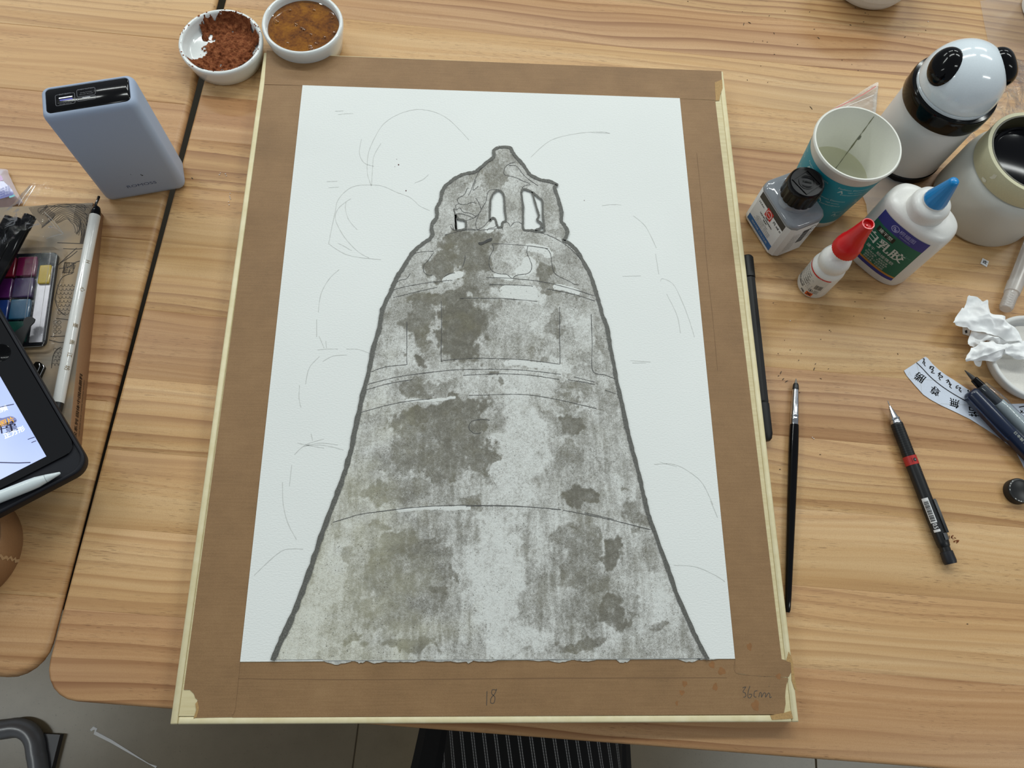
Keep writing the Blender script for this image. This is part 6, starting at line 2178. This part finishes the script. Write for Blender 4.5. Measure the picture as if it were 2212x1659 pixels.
# stylus in the case groove
q0, q1 = ontab(130.5, 1021.5, 0.0012), ontab(-40, 1089, 0.0012)
a0_, a1_ = tm @ q0, tm @ q1
sty, L = rod('stylus', 'white stylus resting in the groove of the tablet case', 'stylus', a0_, a1_)
m_sty = mat('stylus_white', (216, 226, 228), 0.3, coat=0.2)
turned(MB(), [(0, 0.0006), (0.0006, 0.0010), (0.0095, 0.0030), (0.0098, 0.0029)], 24).build('nib', m_sty, sty, sharp=40)
turned(MB(), [(0.0100, 0.0030), (0.0160, 0.0041), (0.022, 0.0043), (L, 0.0043)], 28).build('barrel', m_sty, sty, sharp=40)
mb = MB()
P = [rodfn(0.0043, PI / 2, 0.00015)(u, v) for u, v in ((0.075, 0.0010), (0.046, 0.0010), (0.0438, 0.0004), (0.0438, -0.0006), (0.046, -0.0012), (0.075, -0.0012))]
mb.ribbon(P, 0.00025)
mb.build('touch_mark', mat('stylus_mark', (150, 158, 162), 0.5), sty, smooth=False)

# black hooked tab and clip poking out beside the tablet
def flat_obj(name, label, cat, outl, z, h, m):
    c0 = at(*outl[0], z)
    t = thing(name, label, cat, (c0.x, c0.y, 0))
    mb = MB()
    mb.prism([(at(*q, z).x - c0.x, at(*q, z).y - c0.y) for q in outl], z, z + h)
    mb.build('body', m, t, smooth=False)
    return t, c0


flat_obj('hooked_tab', 'flat black hooked plastic tab between paint set and tablet', 'tab', [(52, 697), (53, 691), (60, 686), (70, 685), (77, 690), (75, 697), (66, 706), (58, 722), (52, 738), (46, 752), (20, 735), (36, 716), (53, 704)], 0.0318, 0.0012, m_rubber)
cl, c0 = flat_obj('metal_clip', 'small dark metal clip on the box lid beside the tablet edge', 'clip', [(75, 793), (82, 785), (90, 785), (97, 790), (100, 795), (90, 818), (84, 812)], BXH, 0.0035, mat('clip_black', (26, 24, 20), 0.2, 0.4))
mb = MB()
for q in ([(85, 786), (86, 792), (80, 806)], [(92, 788), (95, 793), (86, 812)]):
    m2_ = MB()
    m2_.tube([at(*k, BXH + 0.0045) - Vector((c0.x, c0.y, 0)) for k in q], 0.0004, 8)
    m2_.build('wire', m_chrome, cl)

# ------------------------------------------------------------------ chair frame at the lower left
ch = thing('tube_chair', 'dark tubular steel chair frame standing on the tiles at the lower left', 'chair', (-0.55, -0.45, FZ))
m_tube = mat('chair_tube', (112, 113, 115), 0.30, 0.2, spec=0.8)
cz = FZ + 0.0145
off = Vector((-0.55, -0.45, FZ))
base = [at(-420, 1648, cz), at(-330, 1620, cz), at(-120, 1588, cz), at(0, 1576.5, cz), at(36, 1572, cz), at(60, 1580, cz), at(74, 1600, cz), at(79, 1630, cz), at(84, 1665, cz), at(105, 1900, cz)]
pts = smooth_line(base, 7)
pR = [q - off for q in pts]
end = pts[-1]
up_ = [end, end + Vector((0.0, -0.06, 0.02)), end + Vector((0.0, -0.075, 0.08)), end + Vector((0.0, -0.06, 0.30)), end + Vector((0.0, -0.03, 0.42)), end + Vector((0, 0.02, 0.45)), end + Vector((0, 0.30, 0.45))]
MB().tube(pR, 0.0145, 16).build('base_tube', m_tube, ch)
for k, ofs in enumerate((Vector((0, 0, 0)), Vector((-0.42, 0, 0)))):
    e_ = end + ofs
    P = smooth_line([e_ + Vector((0, 0.0, 0)), e_ + Vector((0, -0.06, 0.004)), e_ + Vector((0, -0.095, 0.04)), e_ + Vector((0, -0.10, 0.25)), e_ + Vector((0, -0.09, 0.40)), e_ + Vector((0, -0.13, 0.80))], 6)
    MB().tube([q - off for q in P], 0.0145, 14).build('upright', m_tube, ch)
ex0 = end + Vector((-0.21, -0.09, 0.43))
m_seatf = mat('chair_shell', (48, 50, 54), 0.6)
MB().loft([rrect(0.42 - d, 0.10 - d, 0.03, z, 5, ex0.x - off.x, ex0.y - off.y - 0.05) for d, z in ((0.02, 0.425), (0, 0.435), (0, 0.455), (0.02, 0.465))]).build('seat', m_seatf, ch)
MB().loft([rrect(0.42, 0.018, 0.008, z, 4, ex0.x - off.x, ex0.y - off.y - 0.02 - (z - 0.6) * 0.1) for z in (0.60, 0.62, 0.78, 0.80)]).build('backrest', m_seatf, ch)
fp = thing('foot_plate', 'dark steel foot plate on the tiles beside the chair tube', 'plate', at(112, 1620, FZ), 0)
c0 = at(112, 1620, FZ)
mb = MB()
mb.prism([(at(*q, FZ).x - c0.x, at(*q, FZ).y - c0.y) for q in ((90, 1583), (138, 1585.5), (112, 1690), (70, 1690))], 0.0, 0.012)
mb.build('plate', mat('plate_steel', (74, 74, 76), 0.4, 0.5), fp, smooth=False)

# ------------------------------------------------------------------ seated person: lap and hips below the table edge
per = thing('person', 'person seated at the table in a black skirt with thin white stripes', 'person', (0.36, -0.30, FZ))
m_pants = mat('black_cloth', (10, 10, 11), 0.9)
mesh = bpy.data.meshes.new('body')
J = [(0.0, 0.0, 0.48), (0.0, -0.02, 0.70), (0.0, 0.02, 0.98),
     (0.075, 0.04, 0.45), (0.068, 0.24, 0.455), (0.06, 0.44, 0.46), (0.065, 0.45, 0.26), (0.07, 0.44, 0.08), (0.08, 0.54, 0.035),
     (-0.07, 0.04, 0.45), (-0.045, 0.24, 0.455), (-0.035, 0.44, 0.46), (-0.045, 0.45, 0.26), (-0.05, 0.44, 0.08), (-0.06, 0.54, 0.035),
     (0.0, 0.055, 1.10), (0.0, 0.085, 1.19), (0.0, 0.10, 1.30),
     (0.17, 0.02, 1.02), (0.235, 0.0, 0.78), (0.20, 0.10, 0.585), (0.16, 0.15, 0.565),
     (-0.17, 0.02, 1.02), (-0.235, 0.0, 0.78), (-0.20, 0.10, 0.585), (-0.16, 0.15, 0.565)]
E_ = [(0, 1), (1, 2), (0, 3), (3, 4), (4, 5), (5, 6), (6, 7), (7, 8), (0, 9), (9, 10), (10, 11), (11, 12), (12, 13), (13, 14),
      (2, 15), (15, 16), (16, 17), (2, 18), (18, 19), (19, 20), (20, 21), (2, 22), (22, 23), (23, 24), (24, 25)]
mesh.from_pydata(J, E_, [])
bo = link('body', mesh, m_pants, per, smooth=False)
sk = bo.modifiers.new('skin', 'SKIN')
RADS = [0.115, 0.105, 0.11, 0.075, 0.066, 0.055, 0.050, 0.038, 0.030, 0.075, 0.066, 0.055, 0.050, 0.038, 0.030, 0.055, 0.075, 0.085, 0.062, 0.046, 0.036, 0.028, 0.062, 0.046, 0.036, 0.028]
for v_, r_ in zip(mesh.skin_vertices[0].data, RADS):
    v_.radius = (r_, r_ * 0.9)
mesh.skin_vertices[0].data[0].use_root = True
sb_ = bo.modifiers.new('smooth', 'SUBSURF')
sb_.levels = 2
sb_.render_levels = 2
# striped skirt lying over both thighs
w = NT('striped_knit')
w.p.inputs['Roughness'].default_value = 0.9
v = w.coord((1, 1, 1))
sx_ = w.n('ShaderNodeSeparateXYZ')
w.l(v, sx_.inputs[0])
skew = w.math('MULTIPLY_ADD', sx_.outputs[1], 0.22, sx_.outputs[0])
fr = w.math('FRACT', w.math('MULTIPLY', skew, 92.0))
s_1 = w.ramp(fr, [(0.30, (0, 0, 0, 1)), (0.36, (1, 1, 1, 1)), (0.42, (0, 0, 0, 1)), (0.50, (0, 0, 0, 1)), (0.56, (1, 1, 1, 1)), (0.62, (0, 0, 0, 1))])
kn = w.ramp(w.math('FRACT', w.math('MULTIPLY', sx_.outputs[1], 420.0)), [(0.2, (0.5, 0.5, 0.5, 1)), (0.5, (1, 1, 1, 1))])
c = w.mix(w.math('MULTIPLY', s_1, kn), (9, 9, 10), (170, 170, 170))
w.l(c, w.p.inputs['Base Color'])
m_knit = w.m
NU, NV = 40, 30
vs_ = []
for j in range(NV + 1):
    y = 0.02 + 0.40 * j / NV
    wd = 0.100 - 0.014 * j / NV
    for i in range(NU + 1):
        a = PI * (0.02 + 0.96 * i / NU)
        x = 0.018 - wd * math.cos(a)
        z = 0.455 + 0.128 * math.sin(a) ** 0.62 + 0.012 * math.exp(-((j / NV - 0.35) / 0.3) ** 2)
        vs_.append((x, y, z))
fs_ = [(j * (NU + 1) + i, j * (NU + 1) + i + 1, (j + 1) * (NU + 1) + i + 1, (j + 1) * (NU + 1) + i) for j in range(NV) for i in range(NU)]
MB().add(vs_, fs_).build('striped_skirt', m_knit, per, sharp=0)['label'] = 'black knit skirt with pairs of thin white stripes'
st_ = thing('stool', 'round stool under the seated person', 'stool', (0.36, -0.32, FZ))
MB().lathe([(0.0, 0.325), (0.15, 0.325), (0.16, 0.335), (0.16, 0.355), (0.15, 0.362), (0.0, 0.362)], 40).build('seat', m_seatf, st_, sharp=40)
for k in range(4):
    a = PI / 4 + PI / 2 * k
    MB().tube([(0.11 * math.cos(a), 0.11 * math.sin(a), 0.325), (0.16 * math.cos(a), 0.16 * math.sin(a), 0.0)], 0.012, 12).build('leg', m_tube, st_)
